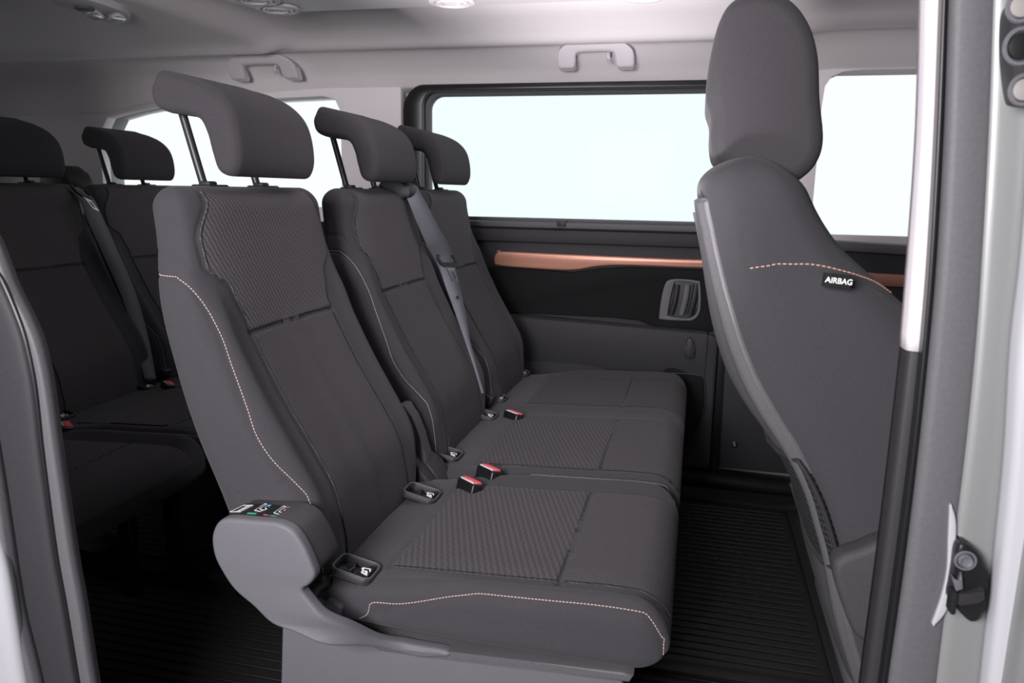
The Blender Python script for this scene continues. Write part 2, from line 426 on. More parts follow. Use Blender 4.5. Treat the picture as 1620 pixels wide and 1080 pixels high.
# unseen dark wall and ceiling added behind the camera to hold back world light
box('wall_blocker', (-9, -3.4, -.6), (9, -3.2, 4.2), 'blocker_dark', kind='structure', bev=.01)
box('ceiling_blocker', (-9, -3.4, 4.2), (9, 1.2, 4.4), 'blocker_dark', kind='structure', bev=.01)
fl = box('floor', (-3.3, .95, -.06), (2.2, YW+.06, -.004), 'black_matte', kind='structure')

# far wall with its window openings ------------------------------------------------
def pz(p, Y): q = at(*p, Y=Y); return (q[0], q[2])
wl = [pz((680, 152), 2.96)]
W_slide = rrect(-1.075, .985, .062, 1.475, .055)
Hole_slide = rrect(-1.10, .965, .085, 1.50, .06)
Hole_rear = [(-2.52, 1.02), (-1.46, 1.02), (-1.43, 1.05), (-1.425, 1.40), (-1.45, 1.45), (-1.50, 1.462), (-1.83, 1.452), (-2.10, 1.443), (-2.28, 1.432), (-2.42, 1.41), (-2.53, 1.385), (-2.56, 1.34), (-2.58, 1.2), (-2.58, 1.06), (-2.56, 1.03)]
Hole_front = [(.40, .955), (.43, .945), (1.25, .90), (1.30, .95), (1.05, 1.40), (.98, 1.50), (.92, 1.525), (.69, 1.532), (.52, 1.532), (.45, 1.526), (.41, 1.508), (.39, 1.475), (.385, 1.40), (.385, .98)]
wall = plate('wall_left', [[(-3.3, -.06), (2.2, -.06), (2.2, 1.72), (-3.3, 1.72)], Hole_slide, Hole_rear, Hole_front], YW+.05, YW+.13, 'paint', bev=.004, kind='structure')
# light interior cladding of pillars above the belt
clad = plate('trim_1', [[(-3.28, .96), (-3.28, 1.56), (1.8, 1.56), (1.8, .96), (.33, .96), (.13, .96), (.13, 1.51), (-1.165, 1.51), (-1.165, .96)],
    Hole_rear, Hole_front], YW-.005, YW+.052, 'headliner', bev=.006, kind='structure')
# belt-line cladding (dark) for the row behind and the front door
box('baseboard_left', (-3.28, YW-.01, 0.0), (-1.12, YW+.05, .965), 'door_black', kind='structure', bev=.01)
# front door inner panel ahead of the pillar
fd = empty('door_2', (.8, YW, 0)); fd['kind'] = 'structure'
p = prism('door_panel', [(.36, .30), (1.75, .30), (1.75, .90), (.36, .945)], 'Y', YW-.03, YW+.05, 'door_grey', fd, .012)
q = prism('copper_strip', [(.40, .800), (1.6, .775), (1.6, .812), (.40, .845)], 'Y', YW-.040, YW-.028, 'copper', fd, .004)
q2 = prism('door_sill_trim', [(.38, .915), (1.7, .87), (1.7, .905), (.38, .952)], 'Y', YW-.045, YW+.0, 'grey_plastic', fd, .012)
finish(fd)
bp = empty('trim_2', (.26, YW, 0)); bp['kind'] = 'structure'   # lower pillar between the doors
prism('pillar_cover', [(.135, .06), (.40, .06), (.385, .96), (.12, .96)], 'Y', YW-.012, YW+.05, 'dark_plastic', bp, .012)
prism('pillar_gap', [(.105, .04), (.135, .04), (.125, .97), (.095, .97)], 'Y', YW+.012, YW+.05, 'black_plastic', bp, .004)
sc1 = at(1162, 703, Y=YW-.014)
lathe('bolt', [(.013, 0), (.013, .003), (.009, .006), (.0, .006)], sc1, (0, -1, 0), 'black_plastic', bp)
lathe('bolt_head', [(.006, .005), (.006, .010), (.0, .011)], sc1, (0, -1, 0), 'grey_plastic', bp, 6)
prism('sill_cover', [(-.10, .0), (.42, .0), (.42, .035), (-.10, .045)], 'Y', YW-.075, YW+.05, 'black_plastic', bp, .012)
finish(bp)
# sliding door -------------------------------------------------------------------
sd = empty('door_1', (-.5, YW, 0)); sd['kind'] = 'structure'
prism('door_panel', [(-1.15, .04), (.10, .04), (.10, .985), (-1.15, .985)], 'Y', YW+.0, YW+.05, 'door_grey', sd, .008)
plate('window_surround', [rrect(-1.155, .955, .115, 1.505, [.02, .10, .02, .02]), W_slide], YW-.012, YW+.06, 'black_plastic', sd, bev=.006)
plate('inner_frame', [rrect(-1.095, .97, .08, 1.488, .065), rrect(-1.062, .998, .050, 1.462, .052)], YW+.03, YW+.075, 'seal', sd, bev=.004)
prism('window_sill', [(-1.08, .962), (.10, .962), (.10, .985), (-1.08, .985)], 'Y', YW-.022, YW+.01, 'seal', sd, .006)
prism('sill_ledge', [(-1.12, .905), (.10, .905), (.10, .958), (-1.12, .958)], 'Y', YW-.030, YW+.01, 'door_grey', sd, .012)
c = at(888, 353, Y=YW-.03)
prism('window_catch', rrect(c[0]-.016, c[2]-.012, c[0]+.016, c[2]+.012, .006), 'Y', YW-.040, YW-.018, 'dark_plastic', sd, .003)
cs = prism('copper_strip', crom([(-.77, .848), (-.76, .862), (-.74, .868), (-.5, .866), (-.1, .863), (.09, .862), (.095, .838), (0, .833), (-.25, .832), (-.36, .824), (-.46, .806), (-.60, .806), (-.75, .812), (-.77, .825)], 5), 'Y', YW-.034, YW-.006, 'copper', sd, .006)
up_ = [(-.80, .625), (-.80, .80), (-.77, .806), (-.46, .797), (-.36, .815), (-.25, .825), (.10, .826), (.10, .64), (.085, .60), (.05, .590), (-.06, .590), (-.13, .597), (-.20, .622), (-.30, .628)]
hx0, hz1 = at(1050, 441, Y=YW)[0], at(1060, 440, Y=YW)[2]
hole = [pz(p_, YW-.01) for p_ in [(1062, 441), (1102, 443), (1108, 450), (1108, 488), (1098, 504), (1080, 506), (1048, 504), (1043, 498), (1050, 455)]]
holep = crom(hole, 4)
plate('upper_panel', [up_, holep], YW-.022, YW-.002, 'door_black', sd, bev=.005)
plate('handle_bezel', [[tuple(np.array(p_)) for p_ in crom(hole, 4)], crom([pz(p_, YW-.01) for p_ in [(1072, 444), (1101, 447), (1104, 453), (1104, 486), (1096, 500), (1080, 502), (1060, 499), (1057, 493), (1065, 452)]], 4)], YW-.030, YW-.004, 'grey_plastic', sd, bev=.003)
# cup behind the handle and the two pull blades
prism('handle_cup', crom(hole, 4), 'Y', YW-.004, YW+.012, 'black_plastic', sd, .002)
for (xa, xb, m_) in ((1063, 1068, 'dark_plastic'), (1077, 1086, 'grey_plastic'), (1091, 1099, 'dark_plastic')):
    pts = [at((xa+xb)/2+6, 450, Y=YW-.018), at((xa+xb)/2+2, 475, Y=YW-.022), at((xa+xb)/2-4, 497, Y=YW-.018)]
    tube('pull_blade', crom([tuple(p_) for p_ in pts], 5, False), .006+.0007*(xb-xa), m_, sd, 12)
# arm ledge and the lower shell
prism('armrest_ledge', [(YW-.055, .60), (YW-.045, .622), (YW-.02, .632), (YW+.01, .632), (YW+.01, .41), (YW-.02, .41), (YW-.052, .50)], 'X', -.95, .06, 'door_grey', sd, .006)
for v in bpy.data.objects['armrest_ledge'].data.vertices:
    k_ = float(smoothstep(-.34, -.12, v.co.x)); v.co.z -= .036*k_; v.co.y += (YW-.030-v.co.y)*.75*float(smoothstep(-.30, .06, v.co.x))
prism('lower_panel', rrect(-.95, .05, .10, .585, .03), 'Y', YW-.028, YW+.0, 'door_grey', sd, .012)
lc0, lc1 = at(1087, 530, Y=YW-.03), at(1118, 566, Y=YW-.03)
prism('latch_recess', rrect(lc0[0], lc1[2], lc1[0], lc0[2], .014), 'Y', YW-.034, YW-.026, 'black_plastic', sd, .003)
prism('lock_lever', crom([pz(p_, YW-.04) for p_ in [(1085, 541), (1091, 533), (1098, 541), (1099, 563), (1087, 566), (1083, 560)]], 3), 'Y', YW-.052, YW-.03, 'dark_plastic', sd, .004)
prism('storage_recess', crom([pz(p_, YW-.03) for p_ in [(1045, 592), (1100, 594), (1113, 604), (1112, 650), (1095, 690), (1060, 745), (1040, 745)]], 5), 'Y', YW-.036, YW-.024, 'door_black', sd, .006)
tube('recess_rim', [tuple(at(*p_, Y=YW-.036)) for p_ in crom([(1040, 590), (1096, 592), (1114, 602), (1113, 650), (1097, 690), (1066, 738)], 6, False)], .0035, 'dark_plastic', sd, 8)
finish(sd)
def pane(name, lp, y, m):
    o = prism(name, lp, 'Y', y, y+.004, m, None, 0, 'structure', smooth=False); return o
pane('window_1', rrect(-1.09, .97, .075, 1.49, .05), YW+.058, 'tinted_glass')
pane('window_2', crom(Hole_rear, 2), YW+.07, 'clear_glass')
pane('window_4', rrect(-2.93, .99, -1.52, 1.45, .08), .93, 'dimming_glass')  # unseen pane, tinted dark to keep light off the rear row
pane('window_3', crom(Hole_front, 2), YW+.07, 'clear_glass')

# headliner: cross-section swept along the vehicle ------------------------------------
def zroof(x):  # rear ceiling hangs lower behind the step
    return 1.655-.050*float(1-smoothstep(-1.60, -1.44, x))
def liner(x, near=False):
    zr = zroof(x)
    k = float(smoothstep(.18, .42, x))*float(1-smoothstep(2.0, 2.2, x))   # flares over the front door
    P = [(YW+.05, 1.478), (YW+.004, 1.488), (YW-.012, 1.50), (YW-.05, 1.540), (YW-.10, 1.575), (YW-.14, 1.594), (YW-.17, 1.600), (YW-.20, 1.597), (YW-.235, 1.600), (YW-.29, zr-.028), (YW-.38, zr-.008), (YW-.55, zr), (2.15, zr+.004), (1.8, zr+.004), (1.45, zr), (1.2, zr-.012), (1.02, zr-.06), (.96, zr-.13)]
    Q = []
    for i, (y, z) in enumerate(P):
        if i < 3 and x < -1.4: z = min(z, z-1.478+float(np.interp(x, [-3.2, -2.54, -2.28, -1.83, -1.5], [1.385, 1.392, 1.436, 1.462, 1.478])))
        if i < 9: z = z+.035*k*(1 if i < 3 else .6)
        Q.append((x, y, z))
    return Q
xs = list(np.linspace(-3.25, -1.7, 12))+list(np.linspace(-1.62, -1.42, 10))+list(np.linspace(-1.35, .15, 14))+list(np.linspace(.2, .5, 8))+list(np.linspace(.7, 2.1, 8))
G = []
for x in xs:
    q = np.array(liner(x)); q = np.array(crom(q, 4, False)); G.append(q)
ceil = gridmesh('ceiling', np.array(G), 'headliner', None, kind='structure')
sm = ceil.modifiers.new('s', 'SOLIDIFY'); sm.thickness = .02; sm.offset = 1
# roof skin above
box('roof_skin', (-3.4, .86, 1.70), (2.3, YW+.16, 1.74), 'paint', kind='structure').name = 'wall_top'
bpy.data.objects['wall_top'].name = 'trim_3'
# rear and front ends
rw = plate('wall_rear', [[(-3.0, -.06), (-.80, -.06), (-.80, 1.70), (-3.0, 1.70)], rrect(-2.75, 1.0, -1.05, 1.42, .08)], 0, .06, 'headliner_dark', bev=.004, kind='structure')
rw.data.transform(Matrix.Translation((-3.30, 0, 0)) @ Matrix.Rotation(R(90), 4, 'Z') @ Matrix.Scale(-1, 4, (1, 0, 0)))
rp = prism('trim_4', [(1.0, -.05), (2.90, -.05), (2.90, 1.0), (1.0, 1.0)], 'X', -3.26, -3.22, 'dark_plastic', None, .01, 'structure')
dash = prism('wall_front', crom([(1.75, 0), (1.75, .6), (1.8, .85), (1.95, .95), (2.25, .98), (2.3, .9), (2.3, 0)], 4), 'Y', .98, YW, 'dark_plastic', None, .02, 'structure')

# near side of the body ------------------------------------------------------------------
nearwall = plate('wall_right', [[(-3.4, -.10), (-1.22, -.10), (-1.15, .25), (-1.15, .62), (-1.20, .95), (-1.28, 1.15), (-1.32, 1.74), (-3.4, 1.74)], rrect(-2.9, 1.02, -1.55, 1.42, .08)], .86, 1.0, 'paint', bev=.004, kind='structure')
box('trim_5', (-1.3, .86, 1.60), (2.3, 1.0, 1.72), 'paint', kind='structure', bev=.02)
box('trim_6', (-1.3, .86, -.22), (2.3, .985, -.02), 'paint', kind='structure', bev=.02)
def band(name, left, right, Y, depth, m, parent=None, kind=None, off=0., nseg=10):
    """upright body strip whose two edges pass through the given sight lines at depth Y; rounded front face"""
    L_ = [at(*p_, Y=Y) for p_ in crom(left, 5, False)]; R_ = [at(*p_, Y=Y) for p_ in crom(right, 5, False)]
    n = max(len(L_), len(R_)); res = lambda A: np.array([[np.interp(k, np.linspace(0, 1, len(A)), [a[i] for a in A]) for i in range(3)] for k in np.linspace(0, 1, n)])
    L_, R_ = res(L_), res(R_); G = []
    for l, r in zip(L_, R_):
        row = []
        for k in range(nseg+1):
            a = pi*k/nseg; sx = .5-.5*np.sign(cos(a))*abs(cos(a))**.5; sy = abs(sin(a))**.5
            q = l+(r-l)*sx; row.append((q[0], Y-depth*sy+off, q[2]))
        row.append((r[0], Y+.012+off, r[2])); row.insert(0, (l[0], Y+.012+off, l[2])); G.append(row)
    return gridmesh(name, np.array(G), m, parent, True, kind=kind)
# rear jamb of the door opening, curved
rj = empty('trim_7', (-.95, .88, .3)); rj['kind'] = 'structure'
Ci = [(-60, 180), (-40, 300), (0, 390), (23, 450), (50, 505), (67, 550), (80, 612), (95, 720), (117, 870), (133, 960), (152, 1080), (185, 1260)]
Ci = [(x_-2, y_) for x_, y_ in Ci]
Cl = [(-95, 180), (-75, 310), (-25, 405), (2, 440), (32, 510), (46, 560), (57, 620), (68, 720), (88, 870), (104, 960), (124, 1080), (155, 1260)]
Cs = [(-170, 180), (-150, 330), (-110, 420), (-70, 480), (-50, 560), (-30, 620), (-12, 680), (2, 760), (16, 850), (33, 960), (62, 1080), (100, 1260)]
Cp = [(-260, 180), (-240, 330), (-200, 450), (-160, 560), (-120, 640), (-80, 720), (-40, 780), (-10, 840), (8, 900), (22, 980), (38, 1080), (70, 1260)]
Cw = [(-560, 180), (-540, 330), (-500, 450), (-460, 560), (-420, 640), (-380, 720), (-350, 780), (-320, 840), (-300, 900), (-290, 980), (-270, 1080), (-240, 1260)]
band('inner_lip', Cl, Ci, .90, .010, 'seal', rj)
band('rubber_seal', Cs, Cl, .893, .012, 'door_grey', rj)
tube('seal_bead', crom([tuple(at(a, b, Y=.889)) for a, b in Cl], 5, False), .0035, 'black_plastic', rj, 8)
band('painted_return', Cp, Cs, .872, .012, 'seal', rj)
band('painted_edge', Cw, Cp, .855, .014, 'paint_lit', rj)
finish(rj)
# pillar behind the front door
pj = empty('trim_8', (.3, .88, .3)); pj['kind'] = 'structure'
yy = [-120, 0, 200, 400, 548, 720, 900, 1080, 1250]
def col_(xsv): return list(zip([x for x in xsv], yy))
band('dark_trim', list(zip([1446, 1436, 1428, 1408, 1386, 1362, 1342], [430, 500, 548, 720, 900, 1080, 1250])), list(zip([1486, 1474, 1470, 1452, 1430, 1404, 1384], [430, 500, 548, 720, 900, 1080, 1250])), .912, .02, 'dark_plastic', pj)
band('rubber_seal', col_([1502, 1496, 1489, 1478, 1465, 1447, 1425, 1399, 1376]), col_([1578, 1572, 1563, 1554, 1542, 1525, 1502, 1480, 1460]), .880, .020, 'seal', pj)
band('seal_bead', col_([1495, 1490, 1482, 1471, 1459, 1441, 1418, 1393, 1370]), col_([1502, 1497, 1490, 1479, 1467, 1449, 1427, 1401, 1378]), .870, .004, 'black_plastic', pj)
band('painted_return', col_([1566, 1562, 1556, 1545, 1536, 1519, 1496, 1474, 1452]), col_([1650, 1645, 1640, 1625, 1606, 1596, 1578, 1560, 1545]), .872, .014, 'paint', pj)
band('painted_edge', col_([1645, 1640, 1632, 1617, 1600, 1590, 1572, 1552, 1536]), col_([1700, 1700, 1690, 1680, 1665, 1655, 1640, 1630, 1615]), .850, .020, 'paint_lit', pj)
finish(pj)
pw = plate('trim_9', [[(.345, -.10), (2.3, -.10), (2.3, 1.74), (.345, 1.74)], [(.55, .95), (1.9, .95), (1.5, 1.45), (.55, 1.5)]], .80, .98, 'paint', bev=.01, kind='structure')
box('trim_10', (.36, .93, -.05), (.50, 1.0, 1.62), 'dark_plastic', kind='structure', bev=.01)
# light strip of pillar cladding, upper half only
lt = band('trim_11', list(zip([1461, 1458, 1452, 1440, 1426], [-120, 0, 200, 380, 549])), list(zip([1496, 1492, 1485, 1473, 1457], [-120, 0, 200, 380, 552])), .905, .02, 'pale_plastic', None, 'structure')

# ------------------------------------------------------------------ SEATS
def HRbuild(name, prof, yc, hw, m, parent, taper=lambda z: 1., r=.016, N=9, u0=.86, crown=.0, seamd=.0012):
    C = np.array(crom(prof, 8)); n = len(C)
    area_ = .5*np.sum(C[:, 0]*np.roll(C[:, 1], -1)-np.roll(C[:, 0], -1)*C[:, 1])
    if area_ < 0: C = C[::-1]
    T = np.roll(C, -1, 0)-np.roll(C, 1, 0); T /= np.linalg.norm(T, axis=1, keepdims=True)
    Nn = np.stack([T[:, 1], -T[:, 0]], 1)      # outward
    us = np.concatenate([-1+(1-u0)*(1-np.cos(np.linspace(0, pi/2, 12))), np.linspace(-u0, u0, 21)[1:-1], 1-(1-u0)*(1-np.cos(np.linspace(0, pi/2, 12)))[::-1]])
    rows = []
    for u in us:
        e = max(abs(u)-u0, 0)/(1-u0); ins = r*(1-sqrt(max(1-e*e, 0)))+.0
        ins += seamd*math.exp(-((abs(u)-u0+.03)/.018)**2)
        cr = crown*(1-u*u)
        P_ = C-Nn*ins; P_ = P_+Nn*(cr*.35)
        P_[:, 0] = P_[:, 0]
        rows.append([(x, yc+u*hw*taper(z), z) for x, z in P_])
    return gridmesh(name, np.array(rows), m, parent, True, fan=True)

HRP = [(-.938, 1.300), (-.952, 1.281), (-.956, 1.262), (-.945, 1.238), (-.918, 1.226), (-.885, 1.222), (-.856, 1.214), (-.842, 1.190), (-.834, 1.158), (-.824, 1.128), (-.806, 1.118), (-.788, 1.122), (-.777, 1.150), (-.780, 1.195), (-.793, 1.234), (-.820, 1.262), (-.860, 1.281), (-.900, 1.292)]
BF = [(.36, -.585), (.40, -.582), (.46, -.582), (.57, -.602), (.65, -.650), (.73, -.700), (.85, -.762), (.95, -.790), (1.0, -.800), (1.10, -.812)]
BR = [(.36, -.75), (.45, -.765), (.55, -.793), (.665, -.834), (.753, -.857), (.862, -.877), (.956, -.890), (1.06, -.902), (1.10, -.905)]
CF = [(-.66, .425), (-.58, .437), (-.50, .443), (-.40, .448), (-.30, .452), (-.20, .457), (-.12, .462), (-.06, .462), (0, .452)]
CB = [(-.66, .36), (-.50, .356), (-.10, .350), (0, .352)]

def back(parent, yc, a_lo, a_hi, side_panel=True):
    ui = lambda t: .155+.018*smoothstep(.86, .93, t)+(a_hi-.016-.173)*smoothstep(.925, .965, t)-.036*smoothstep(1.01, 1.09, t)
    wdt = [(.36, a_lo-.03), (.44, a_lo-.012), (.55, a_lo-.004), (.70, a_lo), (.90, a_lo), (.93, a_lo-.003), (.97, a_hi+.012), (1.0, a_hi+.002), (1.10, a_hi)]
    def bump(u, t):
        b = .018*np.exp(-((np.abs(u)-(a_lo-.038))/.026)**2)*(1-smoothstep(.86, .96, t))*smoothstep(.40, .60, t)
        b = b-.010*np.exp(-((np.abs(u)-.03)/.11)**2)*(1-smoothstep(.80, 1.0, t))
        b = b+.012*np.exp(-((np.abs(u)-(a_lo-.03))/.03)**2)*np.exp(-((t-.60)/.10)**2)*0
        return b
    P = Pad('Z', .36, 1.10, BF, BR, wdt, n=4.6, e0=.03, e1=.040, ea0=.02, ea1=.030, uc=yc, bump=bump)
    # seams
    tt = np.linspace(.40, 1.085, 40)
    for sg in (1, -1):
        P.groove([(float(P.th_u(np.array(sg*ui(t)), t)), t) for t in tt], .0038, .0042, 3)
    th0 = float(P.th_u(np.array(-ui(.845)), .845)); th1 = pi-th0
    P.groove([(th0+(th1-th0)*k, .845-.012*sin(pi*k)*0) for k in np.linspace(0, 1, 16)], .0062, .0048, 4)
    seams = []
    tgt = [(-.890, .953), (-.880, .953), (-.845, .951), (-.812, .938), (-.788, .905), (-.765, .855), (-.750, .815), (-.732, .77), (-.716, .73), (-.700, .69), (-.675, .65), (-.642, .612), (-.612, .575), (-.592, .54), (-.578, .50), (-.574, .47), (-.586, .44)]
    tgt = crom(tgt, 3, False)
    for sg in (-1, 1):
        ln = [(P.th_side(x, z, sg), z) for x, z in tgt]
        # keep the seam on the outer slope of the bolster
        out = []
        for th, z in ln:
            lim = float(P.th_u(np.array(sg*(P.sm(P.a, z)-.022)), z))
            if sg < 0: th = max(th, lim)
            else: th = min(th, lim)
            out.append((th, z))
        seams.append(out); P.groove(out, .0036, .0038, 3)
    # cross seam on the flank
    P.groove([(P.th_side(x, z, -1), z) for x, z in [(-.775, .575), (-.72, .585), (-.66, .605), (-.645, .615)]], .002, .0035, 8)
    P.groove([(P.th_side(x, z, -1), z) for x, z in [(-.893, .995), (-.87, .990), (-.845, .990), (-.825, .985), (-.815, .97)]], .002, .0035, 8)
    b = P.body('backrest', 'fabric', parent, 210, 190)
    up_ = P.patch('upper_insert', 'knit_upper', parent, lambda t: -ui(t)+.002, lambda t: ui(t)-.002, .848, 1.092)
    lo_ = P.patch('lower_insert', 'knit_lower', parent, lambda t: -ui(t)+.002, lambda t: ui(t)-.002, .395, .842)
    for sg, sm_ in zip((-1, 1), seams):
        d = .0042 if sg > 0 else -.0042
        s2 = [(th+d*8*(1 if sg < 0 else 1)*(-1 if sg < 0 else -1)*(-1 if sg < 0 else 1)*.0-0, z) for th, z in sm_]
        L2 = [(th-(.035 if sg < 0 else -.035), z+.001) for th, z in sm_]
        st = P.stitch('stitching', 'thread', parent, L2[1:], n=8)
    return P

def headrest(parent, yc, m='fabric_head'):
    h = HRbuild('headrest', HRP, yc, .142, m, parent, taper=lambda z: 1.-.11*float(smoothstep(1.19, 1.30, z))**1.3)
    for s in (-1, 1):
        y = yc+s*.088
        tube('headrest_post', [(-.872, y, 1.070), (-.888, y, 1.11), (-.924, y, 1.240)], .0074, 'post_metal', parent, 14)
        bm = bmesh.new(); ab(bm, (-.872, y, 1.098), (.040, .062, .010), .0045, None, 3); ab(bm, (-.877, y, 1.104), (.024, .026, .010), .004)
        frombm('post_guide', bm, 'dark_plastic', parent, None, True)

def cushion(parent, yc, a, inserts, edge=(1, 1), wave=False):
    def bump(u, t):
        b = .024*np.exp(-((np.abs(u)-(a-.022))/.026)**2)*smoothstep(-.56, -.33, t)
        for (c_, h_) in inserts:
            b = b-.004*np.exp(-((u-(c_-yc))/(h_*.7))**4)
        if wave: b = b-.010*np.exp(-((u-wave)/.035)**2)
        return b
    wd = [(-.66, a-.035), (-.60, a-.015), (-.50, a-.004), (-.35, a), (-.05, a), (0, a-.006)]
    P = Pad('X', -.66, -.002, CF, CB, wd, n=6.0, e0=.04, e1=.058, ea0=.01, ea1=.028, uc=yc, bump=bump, ep=2.2)
    for (c_, h_) in inserts:
        for sg in (-1, 1):
            P.groove([(float(P.th_u(np.array(c_-yc+sg*h_), t)), t) for t in np.linspace(-.492, -.006, 34)], .0034, .004, 3)
        for tx, dp in ((-.19, .0068), (-.495, .003)):
            a0 = float(P.th_u(np.array(c_-yc-h_), tx)); a1 = float(P.th_u(np.array(c_-yc+h_), tx))
            P.groove([(a0+(a1-a0)*k, tx) for k in np.linspace(0, 1, 14)], dp, .0055, 4)
    tgt = [(-.525, .374), (-.485, .396), (-.44, .415), (-.375, .438), (-.33, .449), (-.266, .462), (-.22, .470), (-.165, .478), (-.12, .480), (-.08, .476), (-.05, .464), (-.030, .446), (-.016, .418), (-.010, .385)]
    tgt = crom(tgt, 4, False)
    sl = []
    for sg in (-1, 1):
        L1 = []
        for x, z in tgt:
            g1 = float(P.ends(np.array(x))[1]); lim = float(P.th_u(np.array(sg*(float(P.sm(P.a, np.array(x)))-.010-.028*(1-g1))), x))
            top = float(P.base(np.array([lim]), np.array([x]))[0][2])
            z = min(z, top-.0035); lo, hi = (lim, 3*pi/2) if sg < 0 else (-pi/2, lim)
            for _ in range(36):
                m_ = (lo+hi)/2; v = P.base(np.array([m_]), np.array([x]))[0][2]
                if (v > z) == (sg < 0): lo = m_
                else: hi = m_
            th = (lo+hi)/2
            L1.append((th, x))
        sl.append(L1); P.groove(L1, .0030, .0036, 2)
    b = P.body('seat_cushion', 'fabric', parent, 230 if wave else 180, 170)
    for (c_, h_) in inserts:
        P.patch('front_insert', 'knit_lower', parent, c_-yc-h_+.002, c_-yc+h_-.002, -.187, -.0035, nt=80)
        P.patch('rear_insert', 'knit_cushion', parent, c_-yc-h_+.002, c_-yc+h_-.002, -.492, -.193, nt=80)
    for sg, L1 in zip((-1, 1), sl):
        L2 = [(th-(.03 if sg < 0 else -.03), x) for th, x in L1]
        P.stitch('stitching', 'thread', parent, L2, n=6)
    return P

def anchor(parent, x, y, z, flip=False):
    """child seat anchor guide: bent plastic frame round a dark slot, with a small white pictogram plate"""
    rot = Matrix.Rotation(R(12), 3, 'Y')
    def T(p): return tuple(Vector((x, y, z))+rot @ Vector(p))
    outer = rrect(-.040, -.031, .040, .031, .014, 5); bm = bmesh.new()
    inner = [(a*.80, b*.78) for a, b in outer]
    rings = []
    for lp, h in ((outer, -.006), (outer, .004), ([(a*.95, b*.94) for a, b in outer], .0065), ([(a*.86, b*.84) for a, b in outer], .0065), (inner, .003), (inner, -.012)):
        rings.append([bm.verts.new(T((a, b, h+.006*(1-(a/.036)**2)*0-.10*max(-a, 0)*0))) for a, b in lp])
    n = len(outer)
    for A, B in zip(rings, rings[1:]):
        for k in range(n): bm.faces.new((A[k], A[(k+1) % n], B[(k+1) % n], B[k]))
    fr = frombm('anchor_guide', bm, 'dark_plastic', parent, None, True)
    bm = bmesh.new(); q = [T((a, b, -.008)) for a, b in inner]; bm.faces.new([bm.verts.new(p_) for p_ in q])
    r = bmesh.ops.extrude_face_region(bm, geom=bm.faces[:]); vs = [v for v in r['geom'] if isinstance(v, bmesh.types.BMVert)]
    bmesh.ops.translate(bm, vec=rot @ Vector((0, 0, -.004)), verts=vs)
    cup = frombm('slot', bm, 'black_plastic', fr)
    tube('guide_rim', [T((a*.90, b*.88, .0066)) for a, b in outer], .0010, 'grey_plastic', fr, 6, closed=True)
    # anchor wire loop deep in the slot
    tube('anchor_wire', [T((-.020, -.012, -.004)), T((-.008, -.012, .0)), T((-.004, 0, .001)), T((-.008, .012, .0)), T((-.020, .012, -.004))], .0022, 'post_metal', fr, 8)
    # pictogram plate: sloping wedge with white child seat mark
    bm = bmesh.new()
    vs = [bm.verts.new(T(p_)) for p_ in [(.004, -.021, .002), (.029, -.021, .002), (.029, .021, .002), (.020, .021, .002)]]; bm.faces.new(vs)
    r = bmesh.ops.extrude_face_region(bm, geom=bm.faces[:]); v2 = [v for v in r['geom'] if isinstance(v, bmesh.types.BMVert)]; bmesh.ops.translate(bm, vec=rot @ Vector((0, 0, .0015)), verts=v2)
    frombm('pictogram_plate', bm, 'black_matte', fr)
    bm = bmesh.new()
    def poly(pp):
        v = [bm.verts.new(T((a, b, .0040))) for a, b in pp]; w = [bm.verts.new(T((a, b, .0034))) for a, b in pp]
        bm.faces.new(v); bm.faces.new(w[::-1])
        for i in range(len(pp)): bm.faces.new((v[i], w[i], w[(i+1) % len(pp)], v[(i+1) % len(pp)]))
    # child in seat: head, body, shell
    poly([(.0115+.0028*cos(t), .003+.0028*sin(t)) for t in np.linspace(0, 2*pi, 10)[:-1]])
    poly([(.015, -.001), (.021, .001), (.025, -.007), (.022, -.009), (.0185, -.004), (.014, -.004)])
    poly([(.012, -.0005), (.0135, -.010), (.026, -.013), (.0265, -.0105), (.0155, -.0065), (.0145, .0005)])
    poly([(.010, .007), (.024, .010), (.0265, .0015), (.0245, .001), (.022, .0075), (.011, .0052)])
    frombm('child_seat_pictogram', bm, 'white_mark', fr)
    return fr

def buckle(parent, x, y, z, tilt=20, yawd=0, nm='belt_buckle'):
    rot = Matrix.Rotation(R(yawd), 3, 'Z') @ Matrix.Rotation(R(tilt), 3, 'Y')
    bm = bmesh.new(); ab(bm, (0, 0, 0), (.032, .062, .070), .006, None, 3)
    bmesh.ops.rotate(bm, cent=(0, 0, 0), matrix=rot, verts=bm.verts); bmesh.ops.translate(bm, vec=(x, y, z), verts=bm.verts)
    b = frombm(nm, bm, 'black_plastic', parent, None, True)
    bm = bmesh.new(); ab(bm, (.003, 0, .034), (.020, .052, .010), .004, None, 3)
    bmesh.ops.rotate(bm, cent=(0, 0, 0), matrix=rot, verts=bm.verts); bmesh.ops.translate(bm, vec=(x, y, z), verts=bm.verts)
    rb = frombm('release_button', bm, 'red', b, None, True); rb['label'] = 'red release button'
    bm = bmesh.new(); ab(bm, (-.010, 0, .0345), (.004, .048, .006), .001)
    bmesh.ops.rotate(bm, cent=(0, 0, 0), matrix=rot, verts=bm.verts); bmesh.ops.translate(bm, vec=(x, y, z), verts=bm.verts)
    frombm('tongue_slot', bm, 'pale_plastic', b, None, True)
    return b

# --- single seat of the second row
s1 = thing('passenger_seat', 'grey fabric single seat nearest the door opening, raised headrest, symbols on its side box', 'seat', (-.35, 1.35, 0))
YC1 = 1.335
back(s1, YC1, .262, .236); headrest(s1, YC1)
c1 = cushion(s1, 1.357, .272, [(1.362, .205)])
for x, y in ((-.545, 1.128), (-.552, 1.478)): anchor(s1, x, y, .447)
